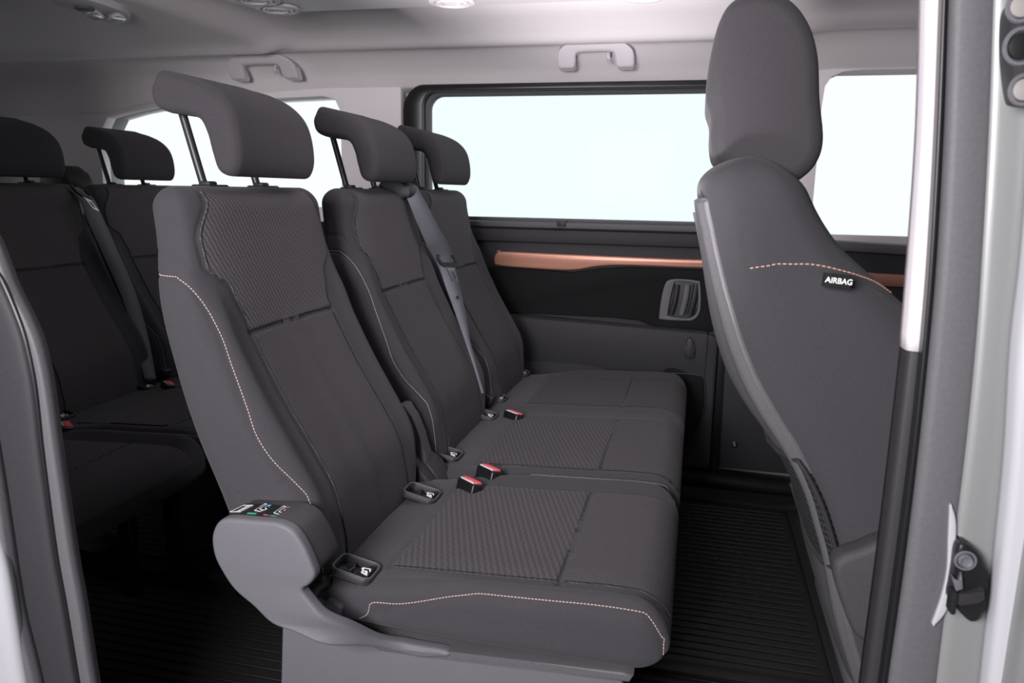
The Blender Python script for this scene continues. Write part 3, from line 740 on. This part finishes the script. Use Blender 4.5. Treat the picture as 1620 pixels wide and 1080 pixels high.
# recliner box on the flank
YB = .990
out_ = [(334, 855), (337, 838), (346, 825), (362, 821), (400, 824), (438, 828), (462, 840), (480, 866), (493, 896), (497, 912), (489, 925), (477, 934)]
tail = [(486, 948), (506, 972), (545, 992), (600, 1009), (640, 1018), (700, 1029), (712, 1036), (700, 1041), (640, 1036), (560, 1024), (470, 1004), (430, 988), (400, 960), (370, 934), (350, 905), (338, 880)]
def ypx(x): return YB+.085*float(smoothstep(505, 640, x))
sc_ = [pz(p_, ypx(p_[0])) for p_ in out_+tail]
bxp = [pz(p_, YB) for p_ in [(336, 855), (339, 838), (348, 827), (362, 823), (400, 826), (438, 830), (462, 842), (478, 866), (491, 896), (492, 912), (478, 922), (470, 935), (430, 950), (400, 945), (370, 925), (350, 900)]]
prism('recliner_box', crom(bxp, 5), 'Y', YB+.012, 1.085, 'box_plastic', s1, .008, seg=4)
o = prism('side_cover', crom(sc_, 5), 'Y', YB, YB+.024, 'grey_plastic', s1, .0065, seg=4)
for v in o.data.vertices:
    v.co.y += .085*float(smoothstep(-.55, -.43, v.co.x))
# label strip with three symbols on the box top
la, lb_ = at(353, 821, Y=YB+.012), at(441, 830, Y=YB+.012)
def topmap(px, py):
    """point on the sloping box top from along-x and across-y fractions"""
    x = la[0]+(lb_[0]-la[0])*px+.004*py; z = la[2]+(lb_[2]-la[2])*px+.0035*sin(pi*min(max(px, 0), 1))
    return Vector((x, YB+.022+.046*py, z+.0042))
lb = bmesh.new()
ks = np.linspace(.02, 1, 12); A = [lb.verts.new(topmap(k, .05)) for k in ks]; B = [lb.verts.new(topmap(k, .98)) for k in ks]
for i in range(len(ks)-1): lb.faces.new((A[i], A[i+1], B[i+1], B[i]))
r_ = bmesh.ops.extrude_face_region(lb, geom=lb.faces[:]); bmesh.ops.translate(lb, vec=(0, 0, -.0016), verts=[v for v in r_['geom'] if isinstance(v, bmesh.types.BMVert)])
lab = frombm('symbol_label', lb, 'black_plastic', s1)
def mark(name, strokes, m, w=.0007):
    bm = bmesh.new()
    for st in strokes:
        for (a, b) in zip(st, st[1:]):
            p0 = topmap(*a)+Vector((0, 0, .0006)); p1 = topmap(*b)+Vector((0, 0, .0006)); d = p1-p0
            if d.length < 1e-6: continue
            ab(bm, (p0+p1)/2, (d.length+w*.6, w, .0006), 0, d.to_track_quat('X', 'Z').to_matrix())
    return frombm(name, bm, m, lab)
def sym(cx, st): return [[(cx+a*.12, b) for a, b in s_] for s_ in st]
mark('book_symbol', sym(.10, [[(-.9, .2), (.7, .2), (1.0, .8), (-.5, .8), (-.9, .2)], [(.05, .2), (.3, .8)], [(.25, .25), (.5, .75)], [(.45, .25), (.7, .75)]]), 'white_mark')
seatst = [[(-.55, .95), (-.45, .35), (.5, .3)], [(-.2, .95), (-.1, .5), (.55, .45)], [(-.55, .95), (-.2, .95)], [(.5, .3), (.9, .55), (.5, .6), (.2, .75)]]
mark('seat_fold_symbol', sym(.45, seatst), 'white_mark'); mark('green_line', sym(.45, [[(-.8, .12), (.5, .12)], [(-.8, .05), (.5, .05)]]), 'green_mark'); mark('blue_arrow', sym(.45, [[(.15, .85), (.6, .9), (.8, .7)], [(.2, .8), (.6, .85)]]), 'blue_mark')
mark('seat_removal_symbol', sym(.80, seatst), 'white_mark'); mark('green_line', sym(.80, [[(-.4, .12), (.5, .12)]]), 'green_mark'); mark('red_line', sym(.80, [[(-1.3, .10), (-.6, .10)]]), 'red', .0014); mark('red_arrow', sym(.80, [[(.0, .9), (.5, .95), (.7, .75)]]), 'red', .0016)
# valance under the cushion, skirt and pedestal
prism('valance_strip', [pz(p_, 1.078) for p_ in [(560, 1006), (620, 1018), (700, 1029), (850, 1047), (985, 1064), (1002, 1070), (996, 1080), (850, 1060), (700, 1042), (600, 1030)]], 'Y', 1.078, 1.14, 'shell_plastic', s1, .004, seg=3)
prism('pedestal', [(-.705, .0), (-.09, .0), (-.07, .335), (-.68, .345)], 'Y', 1.100, 1.60, 'grey_plastic', s1, .012, seg=3)
# belt anchor tab by the first anchor
bm = bmesh.new(); ab(bm, (0, 0, 0), (.034, .030, .030), .006, Matrix.Rotation(R(20), 3, 'Y'), 3); bmesh.ops.translate(bm, vec=at(531, 958, Y=1.10), verts=bm.verts)
frombm('belt_anchor_cover', bm, 'grey_plastic', s1, None, True)
bm = bmesh.new(); ab(bm, (0, 0, 0), (.030, .012, .022), .002, Matrix.Rotation(R(20), 3, 'Y')); bmesh.ops.translate(bm, vec=at(515, 955, Y=1.105), verts=bm.verts)
frombm('belt_anchor_strap', bm, 'belt', s1, None, True)
tube('cable_cover', [tuple(at(*p_, Y=1.09)) for p_ in crom([(497, 940), (505, 925), (516, 918)], 4, False)], .010, 'dark_plastic', s1, 10)
# buckle and inner hinge cover
b1 = at(740, 768, Z=.452); b2 = at(764, 752, Z=.458)
buckle(s1, b1[0], b1[1], .428, 15, 53)
prism('hinge_cover', crom([(-.66, .36), (-.70, .44), (-.68, .50), (-.65, .52), (-.60, .47), (-.56, .42), (-.55, .37)], 4), 'Y', 1.578, 1.622, 'dark_plastic', s1, .010, seg=3)
finish(s1)

# --- double bench of the second row
s2 = thing('bench_seat', 'dark fabric double bench seat between the single seat and far wall', 'seat', (-.35, 2.2, 0))
back(s2, 1.925, .258, .232); headrest(s2, 1.925)
back(s2, 2.452, .258, .230); headrest(s2, 2.452)
cushion(s2, 2.19, .548, [(1.910, .205), (2.465, .205)], wave=0.004)
for x, y in ((-.585, 1.745), (-.585, 2.10), (-.605, 2.30), (-.610, 2.665)): anchor(s2, x, y, .445)
prism('recliner_shield', [pz(p_, 1.612) for p_ in [(632, 640), (641, 641), (652, 660), (664, 690), (674, 722), (675, 738), (668, 744), (657, 732), (646, 700), (637, 665)]], 'Y', 1.612, 1.655, 'shell_plastic', s2, .006, seg=3)
prism('hinge_cover', [pz(p_, 1.612) for p_ in [(652, 730), (668, 728), (684, 740), (708, 778), (700, 790), (670, 780), (656, 755)]], 'Y', 1.612, 1.69, 'dark_plastic', s2, .010, seg=3)
buckle(s2, b2[0]+.004, b2[1]+.02, .434, 15, 53)
b3 = at(810, 656, Z=.452); buckle(s2, b3[0], b3[1], .424, 15, 53)
bm = bmesh.new(); t_ = at(697/1+0, 0, Z=0) if False else at(774, 632, Z=.455); ab(bm, (0, 0, 0), (.030, .040, .036), .006, Matrix.Rotation(R(20), 3, 'Y'), 3); bmesh.ops.translate(bm, vec=t_, verts=bm.verts)
frombm('belt_anchor_cover', bm, 'dark_plastic', s2, None, True)
prism('side_valance', crom([(-.70, .345), (-.60, .352), (-.42, .344), (-.25, .335), (-.10, .325), (-.035, .318), (-.045, .306), (-.12, .302), (-.30, .308), (-.50, .316), (-.66, .322)], 4), 'Y', 1.66, 2.72, 'shell_plastic', s2, .006, seg=3)
prism('pedestal', [(-.66, .0), (-.16, .0), (-.14, .31), (-.64, .325)], 'Y', 1.70, 2.66, 'dark_plastic', s2, .012, seg=3)
finish(s2)

def copy_tree(o, parent=None):
    c = o.copy(); col.objects.link(c)
    if parent is not None: c.parent = parent; c.matrix_parent_inverse = o.matrix_parent_inverse.copy()
    for ch in o.children: copy_tree(ch, c)
    return c
DX3 = -1.18
r1 = copy_tree(s1); r1.location.x += DX3; r1['label'] = 'single fabric seat in the dark rear row behind the door jamb'
r2s = copy_tree(s2); r2s.location.x += DX3; 
for rr in (r1, r2s):
    for ch in list(rr.children):
        if ch.name.startswith('pedestal') or ch.name.startswith('side_valance'): bpy.data.objects.remove(ch)
def rear_legs(root, ys):
    for y in ys:
        for x in (-.60, -.20):
            o = prism('leg', rrect(x+DX3-.022, y-.016, x+DX3+.022, y+.016, .008), 'Z', .05, .335, 'black_plastic', None, .004)
            o.parent = root; o.matrix_parent_inverse = Matrix.Translation(root.location).inverted()
rear_legs(r1, (1.16, 1.54)); rear_legs(r2s, (1.71, 2.62))
r2s['label'] = 'very dark double bench seat in the shaded rear row, by the rear side window'

# ------------------------------------------------------------------ front seat, seen from behind
fs = thing('front_seat', 'grey front passenger seat seen from behind with airbag tag on its flank', 'seat', (.55, 1.36, 0))
FR = [(.02, .42), (.14, .385), (.24, .325), (.365, .272), (.456, .238), (.57, .210), (.67, .172), (.73, .130), (.80, .072), (.88, .040), (.95, .024), (1.05, .004), (1.10, -.006), (1.155, -.010)]
FF = [(.02, .60), (.3, .57), (.5, .50), (.6, .47), (.8, .41), (.9, .355), (.967, .285), (1.0, .235), (1.046, .192), (1.10, .160), (1.155, .135)]
P = Pad('Z', .30, 1.155, FF, FR, [(.3, .22), (.5, .238), (.85, .240), (.95, .236), (1.02, .215), (1.10, .218), (1.155, .214)], n=4.2, e0=.03, e1=.050, ea0=.02, ea1=.035, uc=1.36,
        bump=lambda u, t: .0*u)
def side_line(pxs, Y=1.125):
    out = []
    for p_ in pxs:
        q = at(*p_, Y=Y); out.append((P.th_side(q[0], q[2], -1), float(q[2])))
    return out
st_line = side_line([(1187, 426), (1215, 422), (1250, 419), (1290, 420), (1330, 429), (1370, 442), (1400, 455), (1432, 476)])
P.groove(side_line([(1188, 432), (1215, 429), (1250, 426), (1290, 427), (1330, 436), (1370, 449), (1400, 462), (1432, 484)]), .0028, .0035, 8)
P.groove(side_line([(1178, 372), (1184, 420), (1190, 440), (1208, 500), (1232, 570), (1262, 645), (1300, 715), (1328, 780), (1350, 830), (1362, 868)]), .0024, .0032, 8)
P.body('backrest', 'fabric', fs, 180, 170)
P.stitch('stitching', 'thread_copper', fs, st_line, pitch=.0075, dash=.0048, r=.0009)
# rear plastic shell following the back
def shell(name, off, m, thA, thB, ta, tb, lipw=.03, tk=.003, nu=60, nt=110):
    kt = np.r_[0, .006, np.linspace(0, 1, nt)[1:-1], .994, 1]; ku = np.r_[0, .01, np.linspace(0, 1, nu)[1:-1], .99, 1]
    T, K = np.meshgrid(ta+(tb-ta)*kt, ku, indexing='ij'); TH = thA(T)+(thB(T)-thA(T))*K
    O = np.full(T.shape, off); O[0] = O[-1] = -tk; O[:, 0] = O[:, -1] = -tk
    ridge = .006*np.exp(-((K-.93)/.035)**2); O = O+ridge*(1 if name == 'rear_shell' else 0)
    Gd = P.surf(TH, T, O); V = T-ta
    return gridmesh(name, Gd, m, fs, False, np.stack([K*.4, V], -1))
ridge = [(1.14, 4.05), (1.054, 3.90), (.965, 3.85), (.887, 3.80), (.806, 3.75), (.732, 3.72), (.66, 3.70), (.595, 3.70), (.30, 3.7)]
rpx = [(1106, 262), (1118, 300), (1130, 360), (1153, 460), (1180, 547), (1223, 637), (1262, 700), (1290, 760), (1312, 830), (1330, 900)]
rl = []
for p_ in rpx:
    q = at(*p_, Y=1.14); rl.append((float(q[2]), P.th_side(q[0], q[2], -1)))
rl = sorted(rl); thR = lambda T: np.interp(T, [a for a, b in rl], [max(b, 3.35 if a > .76 else 3.60) for a, b in rl])
shell('rear_shell', .006, 'shell_plastic', lambda T: np.full_like(T, 2*pi-.05), thR, .32, 1.095)
# net pocket
shell('net_pocket', .0085, 'net', lambda T: np.full_like(T, 2*pi-.6), lambda T: np.full_like(T, pi+.60), .55, .72, nu=30)
tube('pocket_rim', [tuple(P.surf(np.array([th]), np.array([t]), .0095)[0]) for th, t in [(2*pi-.6, .72), (1.7*pi, .722), (1.6*pi, .722), (1.4*pi, .722), (1.3*pi, .722)]+[(pi+.60, q_) for q_ in np.linspace(.72, .55, 14)]+[(1.3*pi, .548), (1.4*pi, .548), (1.6*pi, .548)]], .004, 'dark_plastic', fs, 8)
# slim bump strip on the shell
tube('shell_strip', crom([tuple(at(*p_, Y=1.50)) for p_ in [(1101, 335), (1108, 370), (1117, 415), (1130, 460), (1148, 512)]], 5, False), .006, 'shell_plastic', fs, 10)
# cushion and side shield below
prism('seat_cushion', crom([(.40, .20), (.42, .36), (.55, .43), (.80, .45), (1.00, .45), (1.06, .40), (1.04, .28), (.9, .22)], 5), 'Y', 1.12, 1.60, 'fabric', fs, .03, seg=4)
sh = crom([tuple(pz(p_, 1.09)) for p_ in [(1362, 868), (1385, 858), (1420, 850), (1500, 860), (1560, 960), (1540, 1040), (1400, 1060), (1372, 1020), (1350, 1000), (1330, 950), (1318, 900), (1330, 880)]], 4)
prism('side_shield', sh, 'Y', 1.085, 1.13, 'box_plastic', fs, .012, seg=4)
prism('lower_frame', crom([(.285, .30), (.31, .34), (.36, .36), (.95, .34), (1.0, .2), (.95, .06), (.45, .02), (.40, .08), (.34, .18)], 4), 'Y', 1.12, 1.60, 'shell_plastic', fs, .015, seg=3)
# headrest
HFP = [(-.001, 1.245), (.002, 1.300), (.012, 1.350), (.030, 1.378), (.065, 1.388), (.105, 1.378), (.135, 1.345), (.152, 1.300), (.160, 1.240), (.170, 1.180), (.162, 1.145), (.140, 1.122), (.120, 1.116), (.080, 1.126), (.040, 1.140), (.018, 1.152), (.010, 1.180), (.008, 1.215)]
HRbuild('headrest', HFP, 1.345, .150, 'fabric_head', fs, r=.024, u0=.80, taper=lambda z: 1.-.05*float(smoothstep(1.25, 1.39, z)))
for s in (-1, 1):
    tube('headrest_post', [(.10, 1.345+s*.08, 1.08), (.11, 1.345+s*.08, 1.15)], .006, 'post_metal', fs, 12)
# airbag tag sewn into the seam; its left end rolls into the flank
tg = at(1323, 444, Y=1.115); fy = 1.116
qa, qb = at(1301, 441, Y=fy), at(1345, 446, Y=fy); dv = Vector(qb-qa); tw = dv.length; ex = dv.normalized(); ez = Vector((0, -1, 0)).cross(ex)*-1
if ez.z < 0: ez = -ez
mid_ = (Vector(qa)+Vector(qb))/2
def tagmap(co, h=0.):
    s_ = co[0]; dep = -.006*max(0, min(1, (s_+tw*.5)/(tw*.28)))**.6
    return mid_+ex*s_+ez*co[1]+Vector((0, dep-h, 0))
bm = bmesh.new(); gx = np.linspace(-tw/2, tw/2, 20)
for hh in (0, .0012):
    vv = [[bm.verts.new(tagmap((x, z), hh)) for z in (-.0095, .0095)] for x in gx]
    for i in range(19): bm.faces.new((vv[i][0], vv[i+1][0], vv[i+1][1], vv[i][1]))
tgo = frombm('airbag_tag', bm, 'black_matte', fs)
text_mesh('airbag_lettering', 'AIRBAG', .0108, lambda co: tagmap((co[0]*.92+.0025, co[1]), .0020+co[2]), 'white_mark', tgo)
finish(fs)

# ------------------------------------------------------------------ seat belts
def strap(name, pts, widths, m, parent=None, th=.0014, wdir=(0, 1, 0)):
    C = np.array(crom([tuple(p_) for p_ in pts], 8, False)); Wd = np.interp(np.linspace(0, 1, len(C)), np.linspace(0, 1, len(widths)), widths)
    T = np.gradient(C, axis=0); T /= np.linalg.norm(T, axis=1, keepdims=True)
    wd = np.array([np.array(w_) for w_ in ([wdir]*len(C) if not callable(wdir) else [wdir(k) for k in np.linspace(0, 1, len(C))])], float)
    wd = wd-(wd*T).sum(1, keepdims=True)*T; wd /= np.linalg.norm(wd, axis=1, keepdims=True); n = np.cross(T, wd)
    G = np.stack([C-wd*Wd[:, None]/2+n*th/2, C+wd*Wd[:, None]/2+n*th/2, C+wd*Wd[:, None]/2-n*th/2, C-wd*Wd[:, None]/2-n*th/2], 1)
    return gridmesh(name, G, m, parent, True)
def tongue(parent, c, ex, ez, ny):
    """c centre of the plastic yoke; ex across the strap, ez up the strap, ny off the seat"""
    ex, ez, ny = (Vector(v).normalized() for v in (ex, ez, ny)); c = Vector(c)
    T = lambda a, b, h: c+ex*a+ez*b+ny*h
    # yoke loop
    lp = [(-.030, -.008), (-.036, .010), (-.028, .026), (-.024, .026), (-.030, .011), (-.024, .002), (.024, .002), (.030, .011), (.024, .026), (.028, .026), (.036, .010), (.030, -.008), (.018, -.014), (-.018, -.014)]
    bm = bmesh.new(); v0 = [bm.verts.new(T(a, b, .0)) for a, b in lp]; v1 = [bm.verts.new(T(a, b, .009)) for a, b in lp]
    bm.faces.new(v0[::-1]); bm.faces.new(v1)
    for i in range(len(lp)): bm.faces.new((v0[i], v0[(i+1) % len(lp)], v1[(i+1) % len(lp)], v1[i]))
    y = frombm('tongue_yoke', bm, 'dark_plastic', parent)
    out = [(-.020, -.012), (.020, -.012), (.013, -.022), (.013, -.056), (.010, -.060), (-.010, -.060), (-.013, -.056), (-.013, -.022)]
    hol = [(-.006, -.026), (.006, -.026), (.006, -.050), (-.006, -.050)]
    bm = bmesh.new()
    segs = [[out[0], out[1], out[2], (.006, -.026), (-.006, -.026), out[7]], [out[2], out[3], (.006, -.050), (.006, -.026)], [out[3], out[4], out[5], out[6], (-.006, -.050), (.006, -.050)], [out[6], out[7], (-.006, -.026), (-.006, -.050)]]
    for s_ in segs:
        a = [bm.verts.new(T(p_[0], p_[1], .007)) for p_ in s_]; b = [bm.verts.new(T(p_[0], p_[1], .004)) for p_ in s_]
        bm.faces.new(a); bm.faces.new(b[::-1])
        for i in range(len(s_)): bm.faces.new((a[i], b[i], b[(i+1) % len(s_)], a[(i+1) % len(s_)]))
    tp = frombm('tongue_plate', bm, 'chrome', y)
    return y
bt = thing('seat_belt', 'dark grey seat belt with metal tongue hanging across the double bench backrest', 'seat belt', (-.75, 2.2, .9))
def bp_(x, y, X): return tuple(at(x, y, X=X))
pb = [bp_(648, 296, -.800), bp_(662, 325, -.775), bp_(684, 372, -.752), bp_(704, 410, -.738), bp_(716, 452, -.715), bp_(727, 490, -.680), bp_(740, 540, -.630), bp_(752, 580, -.590), bp_(764, 622, -.550)]
strap('webbing', pb, [.054, .056, .060, .062, .056, .040, .018, .011, .009], 'belt', bt, wdir=(.5, .85, 0))
tongue(bt, Vector(bp_(707, 416, -.690)), (.5, .85, -.1), (-.25, -.32, .9), (.85, -.5, .1))
prism('belt_guide', crom([(-.88, 1.075), (-.88, 1.115), (-.85, 1.125), (-.80, 1.115), (-.785, 1.095), (-.80, 1.075)], 4), 'Y', pb[0][1]-.035, pb[0][1]+.045, 'dark_plastic', bt, .008)
lathe('stop_button', [(.006, 0), (.006, .002), (.003, .004), (0, .004)], Vector(bp_(723, 470, -.695)), (1, 0, .2), 'black_plastic', bt, 14)
finish(bt)
# rear row belt, near headrest gap
bt2 = thing('seat_belt', 'black seat belt running down the shaded rear row backrest', 'seat belt', (-1.9, 2.2, .9))
X3 = DX3
pb2 = [tuple(at(112, 296, X=-2.02)), tuple(at(135, 312, X=-1.95)), tuple(at(150, 345, X=-1.92)), tuple(at(175, 400, X=-1.89)), tuple(at(205, 470, X=-1.85)), tuple(at(225, 540, X=-1.80)), tuple(at(238, 600, X=-1.75))]
strap('webbing', pb2, [.05, .05, .055, .055, .055, .05, .04], 'belt', bt2, wdir=(.25, 1, 0))
tongue(bt2, Vector(at(130, 308, X=-1.90)), (.1, 1, -.4), (-.3, -.5, .9), (1, 0, .3))
prism('belt_guide', crom([tuple(pz(p_, 2.35)) for p_ in [(78, 292), (86, 268), (112, 263), (128, 284), (132, 305), (100, 312)]], 4), 'Y', 2.30, 2.40, 'dark_plastic', bt2, .012)
finish(bt2)

# ------------------------------------------------------------------ ceiling fittings
def grab(px0, px1, py, label):
    a, b = at(px0, py, Y=YW-.16), at(px1, py, Y=YW-.16); w = b[0]-a[0]; cx = (a[0]+b[0])/2
    z0 = a[2]-.5*(a[2]-a[2])
    t = thing('grab_handle', label, 'handle', (cx, YW-.13, a[2]))
    zt = at((px0+px1)/2, py, Y=YW-.16)[2]; h = .082
    out = crom([(-w/2+.004, -h), (-w/2, -h*.75), (-w/2+.006, -h*.35), (-w/2+.045, -.004), (-w/2+.10, 0), (w/2-.10, 0), (w/2-.045, -.004), (w/2-.006, -.35*h), (w/2, -h*.75), (w/2-.004, -h), (w/2-.03, -h*1.02), (w/2-.056, -h), (w/2-.064, -h*.75), (w/2-.066, -h*.52), (w/2-.08, -h*.42), (0, -h*.40), (-w/2+.08, -h*.42), (-w/2+.066, -h*.52), (-w/2+.064, -h*.75), (-w/2+.056, -h), (-w/2+.03, -h*1.02)], 4)
    # lean the handle with the roof rail
    def lean(o, k=.95):
        for v in o.data.vertices: v.co.y += (v.co.z-zt)*-k*.62
    o = prism('grip', [(cx+x, zt+z) for x, z in out], 'Y', YW-.192, YW-.162, 'pale_plastic', t, .008, seg=4); lean(o)
    for s_ in (-1, 1):
        f = prism('mounting_foot', rrect(cx+s_*(w/2-.030)-.030, zt-h*1.05, cx+s_*(w/2-.030)+.030, zt-h*.45, .010), 'Y', YW-.166, YW-.148, 'pale_plastic', t, .003); lean(f)
    hk = tube('coat_hook', [(cx+w/2-.088, YW-.15, zt-h*.38), (cx+w/2-.088, YW-.18, zt-h*.55), (cx+w/2-.088, YW-.19, zt-h*.70), (cx+w/2-.088, YW-.18, zt-h*.78)], .007, 'pale_plastic', t, 8); lean(hk)
    finish(t); return t
grab(882, 1004, 66, 'pale ceiling grab handle above the sliding door window')
grab(359, 466, 88, 'pale ceiling grab handle above the rear side window')

dz = 1.608
dct = thing('ceiling_duct', 'white overhead duct panel with round air vents along the ceiling', 'air duct', (-.6, 1.95, dz))
e0, e1, e2, e3 = at(345, -2, Z=dz), at(430, 22, Z=dz), at(487, 18, Z=dz), at(1050, -1, Z=dz)
yb = float(e2[1])
prism('duct_panel', [(-1.42, 1.62), (-1.10, 1.58), (.30, 1.58), (.30, float(e3[1])), (float(e2[0]), yb), (float(e1[0]), float(e1[1])), (float(e0[0]), float(e0[1]))], 'Z', dz, dz+.045, 'white_plastic', dct, .008, seg=3)
def vent(px, py):
    c = at(px, py, Z=dz); c = (float(c[0]), float(c[1]), dz)
    v = lathe('air_vent', [(.064, .002), (.064, -.004), (.060, -.007), (.050, -.007), (.048, -.003), (.046, .0)], c, (0, 0, 1), 'pale_plastic', dct, 36)
    lathe('vent_flap', [(.044, .0), (.044, -.006), (.036, -.008), (.034, -.004), (.0, -.004)], c, (0, 0, 1), 'white_plastic', v, 32)
    tube('vent_ring', [(c[0]+.029*cos(a), c[1]+.029*sin(a), dz-.007) for a in np.linspace(0, 2*pi, 25)[:-1]], .0022, 'pale_plastic', v, 6, closed=True)
vent(440, 13); vent(406, -2); vent(715, 2); vent(1018, -8)
finish(dct)
lz = 1.601
lp = thing('dome_lamp', 'oval ceiling lamp with clear lens in the dark rear headliner', 'lamp', tuple(at(145, 14, Z=lz)))
pl = [tuple(at(*p_, Z=lz)[:2]) for p_ in [(78, -2), (110, 8), (150, 24), (178, 31), (200, 30), (206, 24), (196, 14), (165, 2), (130, -8), (90, -12)]]
prism('lamp_base', crom(pl, 4), 'Z', lz-.010, lz+.01, 'pale_plastic', lp, .004, seg=3)
for pp in ([(134, 18), (152, 15), (166, 24), (148, 26)], [(170, 25), (184, 20), (200, 26), (188, 31), (174, 30)]):
    prism('lamp_lens', crom([tuple(at(*p_, Z=lz-.01)[:2]) for p_ in pp], 4), 'Z', lz-.020, lz-.008, 'lens', lp, .004)
c = at(132, 11, Z=lz-.01); lathe('lamp_switch', [(.024, .0), (.024, -.006), (.016, -.010), (.014, -.004), (0, -.004)], tuple(c), (0, 0, 1), 'grey_plastic', lp, 24)
finish(lp)
# ------------------------------------------------------------------ floor mats
mt = thing('rubber_floor_mat', 'black ribbed rubber mat between bench and front seat', 'mat', (.2, 1.9, 0))
prism('mat_base', rrect(-.30, 1.0, .43, 2.72, .03), 'Z', -.004, .006, 'rubber', mt, .003)
bm = bmesh.new()
for i, y in enumerate(np.arange(1.06, 2.66, .031)):
    x1 = .345
    ab(bm, ((-.28+x1)/2, y, .0075), (x1+.28, .0055, .0045), .0018, None, 1)
frombm('mat_ribs', bm, 'rib_rubber', mt, 'stuff')
prism('mat_border', rrect(.365, 1.05, .405, 2.70, .012), 'Z', .004, .014, 'rib_rubber', mt, .003)
prism('mat_edge', rrect(-.28, 2.675, .42, 2.70, .010), 'Z', .004, .020, 'rib_rubber', mt, .004)
prism('mat_step_fold', rrect(-.28, 1.62, .36, 1.665, .010), 'Z', .004, .020, 'rib_rubber', mt, .004)
finish(mt)
mt2 = thing('rubber_floor_mat', 'black ribbed rubber mat behind the single seat', 'mat', (-1.1, 1.9, 0))
prism('mat_base', rrect(-1.95, 1.0, -.74, 2.72, .03), 'Z', -.004, .006, 'rubber', mt2, .003)
bm = bmesh.new()
for i, y in enumerate(np.arange(1.06, 2.66, .031)):
    ab(bm, (-1.34, y, .0075), (1.10, .0055, .0045), .0018, None, 1)
frombm('mat_ribs', bm, 'rib_rubber', mt2, 'stuff'); finish(mt2)
# seat rails under the rear row
rl_ = thing('seat_rail', 'black metal seat rail on the floor under the rear row', 'rail', (-1.5, 1.8, 0))
prism('rail_profile', [(1.66, .006), (1.74, .006), (1.735, .045), (1.72, .055), (1.68, .055), (1.665, .045)], 'X', -2.0, -1.16, 'black_plastic', rl_, .003)
for x in (-1.3, -1.62):
    prism('rail_clamp', rrect(x-.05, 1.65, x+.05, 1.75, .012), 'Z', .05, .085, 'black_plastic', rl_, .006)
finish(rl_)

# ------------------------------------------------------------------ latch and hinge plates on the jamb
Yl = .846
lt_ = thing('door_latch', 'black door latch plate with round bolt on the silver jamb', 'latch', tuple(at(1535, 910, Y=Yl)))
pp = [(1517, 857), (1528, 857), (1545, 870), (1556, 888), (1560, 912), (1560, 935), (1556, 960), (1548, 976), (1536, 980), (1526, 975), (1510, 956), (1500, 945), (1503, 925), (1508, 895), (1511, 870)]
prism('latch_plate', crom([pz(p_, Yl) for p_ in pp], 2), 'Y', Yl-.006, Yl+.03, 'black_plastic', lt_, .003)
c = at(1527, 886, Y=Yl-.006)
lathe('bolt', [(.0075, 0), (.0075, .003), (.006, .005), (.005, .004), (.002, .0035), (0, .0035)], tuple(c), (0, -1, 0), 'grey_plastic', lt_, 24)
tube('bolt_ring', [(c[0]+.0098*cos(a), c[1]-.001, c[2]+.0098*sin(a)) for a in np.linspace(0, 2*pi, 25)[:-1]], .0014, 'grey_plastic', lt_, 6, closed=True)
prism('keeper_bar', [pz(p_, Yl-.01) for p_ in [(1504, 930), (1512, 938), (1530, 939), (1556, 930), (1557, 946), (1548, 952), (1520, 956), (1506, 952)]], 'Y', Yl-.014, Yl-.004, 'dark_plastic', lt_, .002)
prism('rubber_bumper', rrect(at(1497, 940, Y=Yl)[0], at(1500, 959, Y=Yl)[2], at(1506, 940, Y=Yl)[0], at(1500, 924, Y=Yl)[2], .002, 3), 'Y', Yl-.018, Yl-.002, 'black_matte', lt_, .001)
prism('guide_tooth', [pz(p_, Yl-.01) for p_ in [(1505, 908), (1516, 920), (1521, 906), (1523, 930), (1512, 934)]], 'Y', Yl-.012, Yl-.004, 'grey_plastic', lt_, .001)
finish(lt_)
pr = band('reflection_strip', list(zip([1502, 1500, 1498, 1490, 1480, 1474], [800, 850, 900, 940, 970, 985])), list(zip([1504, 1512, 1510, 1503, 1497, 1476], [796, 825, 880, 930, 965, 990])), .8575, .002, 'paint_lit', None, 'structure')  # pale strip modelled in place of a reflection beside the latch
Yh = .845
hg = thing('hinge_plate', 'black plastic hinge plate with round fixings at the upper edge of the jamb', 'hinge', tuple(at(1605, 80, Y=Yh)))
pp = [(1592, 18), (1602, 2), (1615, -8), (1640, -12), (1660, 10), (1660, 150), (1640, 166), (1608, 166), (1597, 155), (1590, 100), (1589, 50)]
prism('plate_body', crom([pz(p_, Yh) for p_ in pp], 4), 'Y', Yh-.016, Yh+.03, 'dark_plastic', hg, .004, seg=3)
for (x, y, r, m_) in ((1616, 10, .010, 'cap_grey'), (1616, 73, .012, 'black_plastic'), (1620, 142, .010, 'cap_grey')):
    c = tuple(at(x, y, Y=Yh-.016)); f = tube('fixing_ring', [(c[0]+r*1.15*cos(a), c[1], c[2]+r*1.3*sin(a)) for a in np.linspace(0, 2*pi, 25)[:-1]], .0022, 'grey_plastic', hg, 6, closed=True)
    lathe('fixing_cap', [(r, 0), (r*.95, .002), (r*.5, .003), (0, .003)], c, (0, -1, 0), m_, f, 24)
finish(hg)
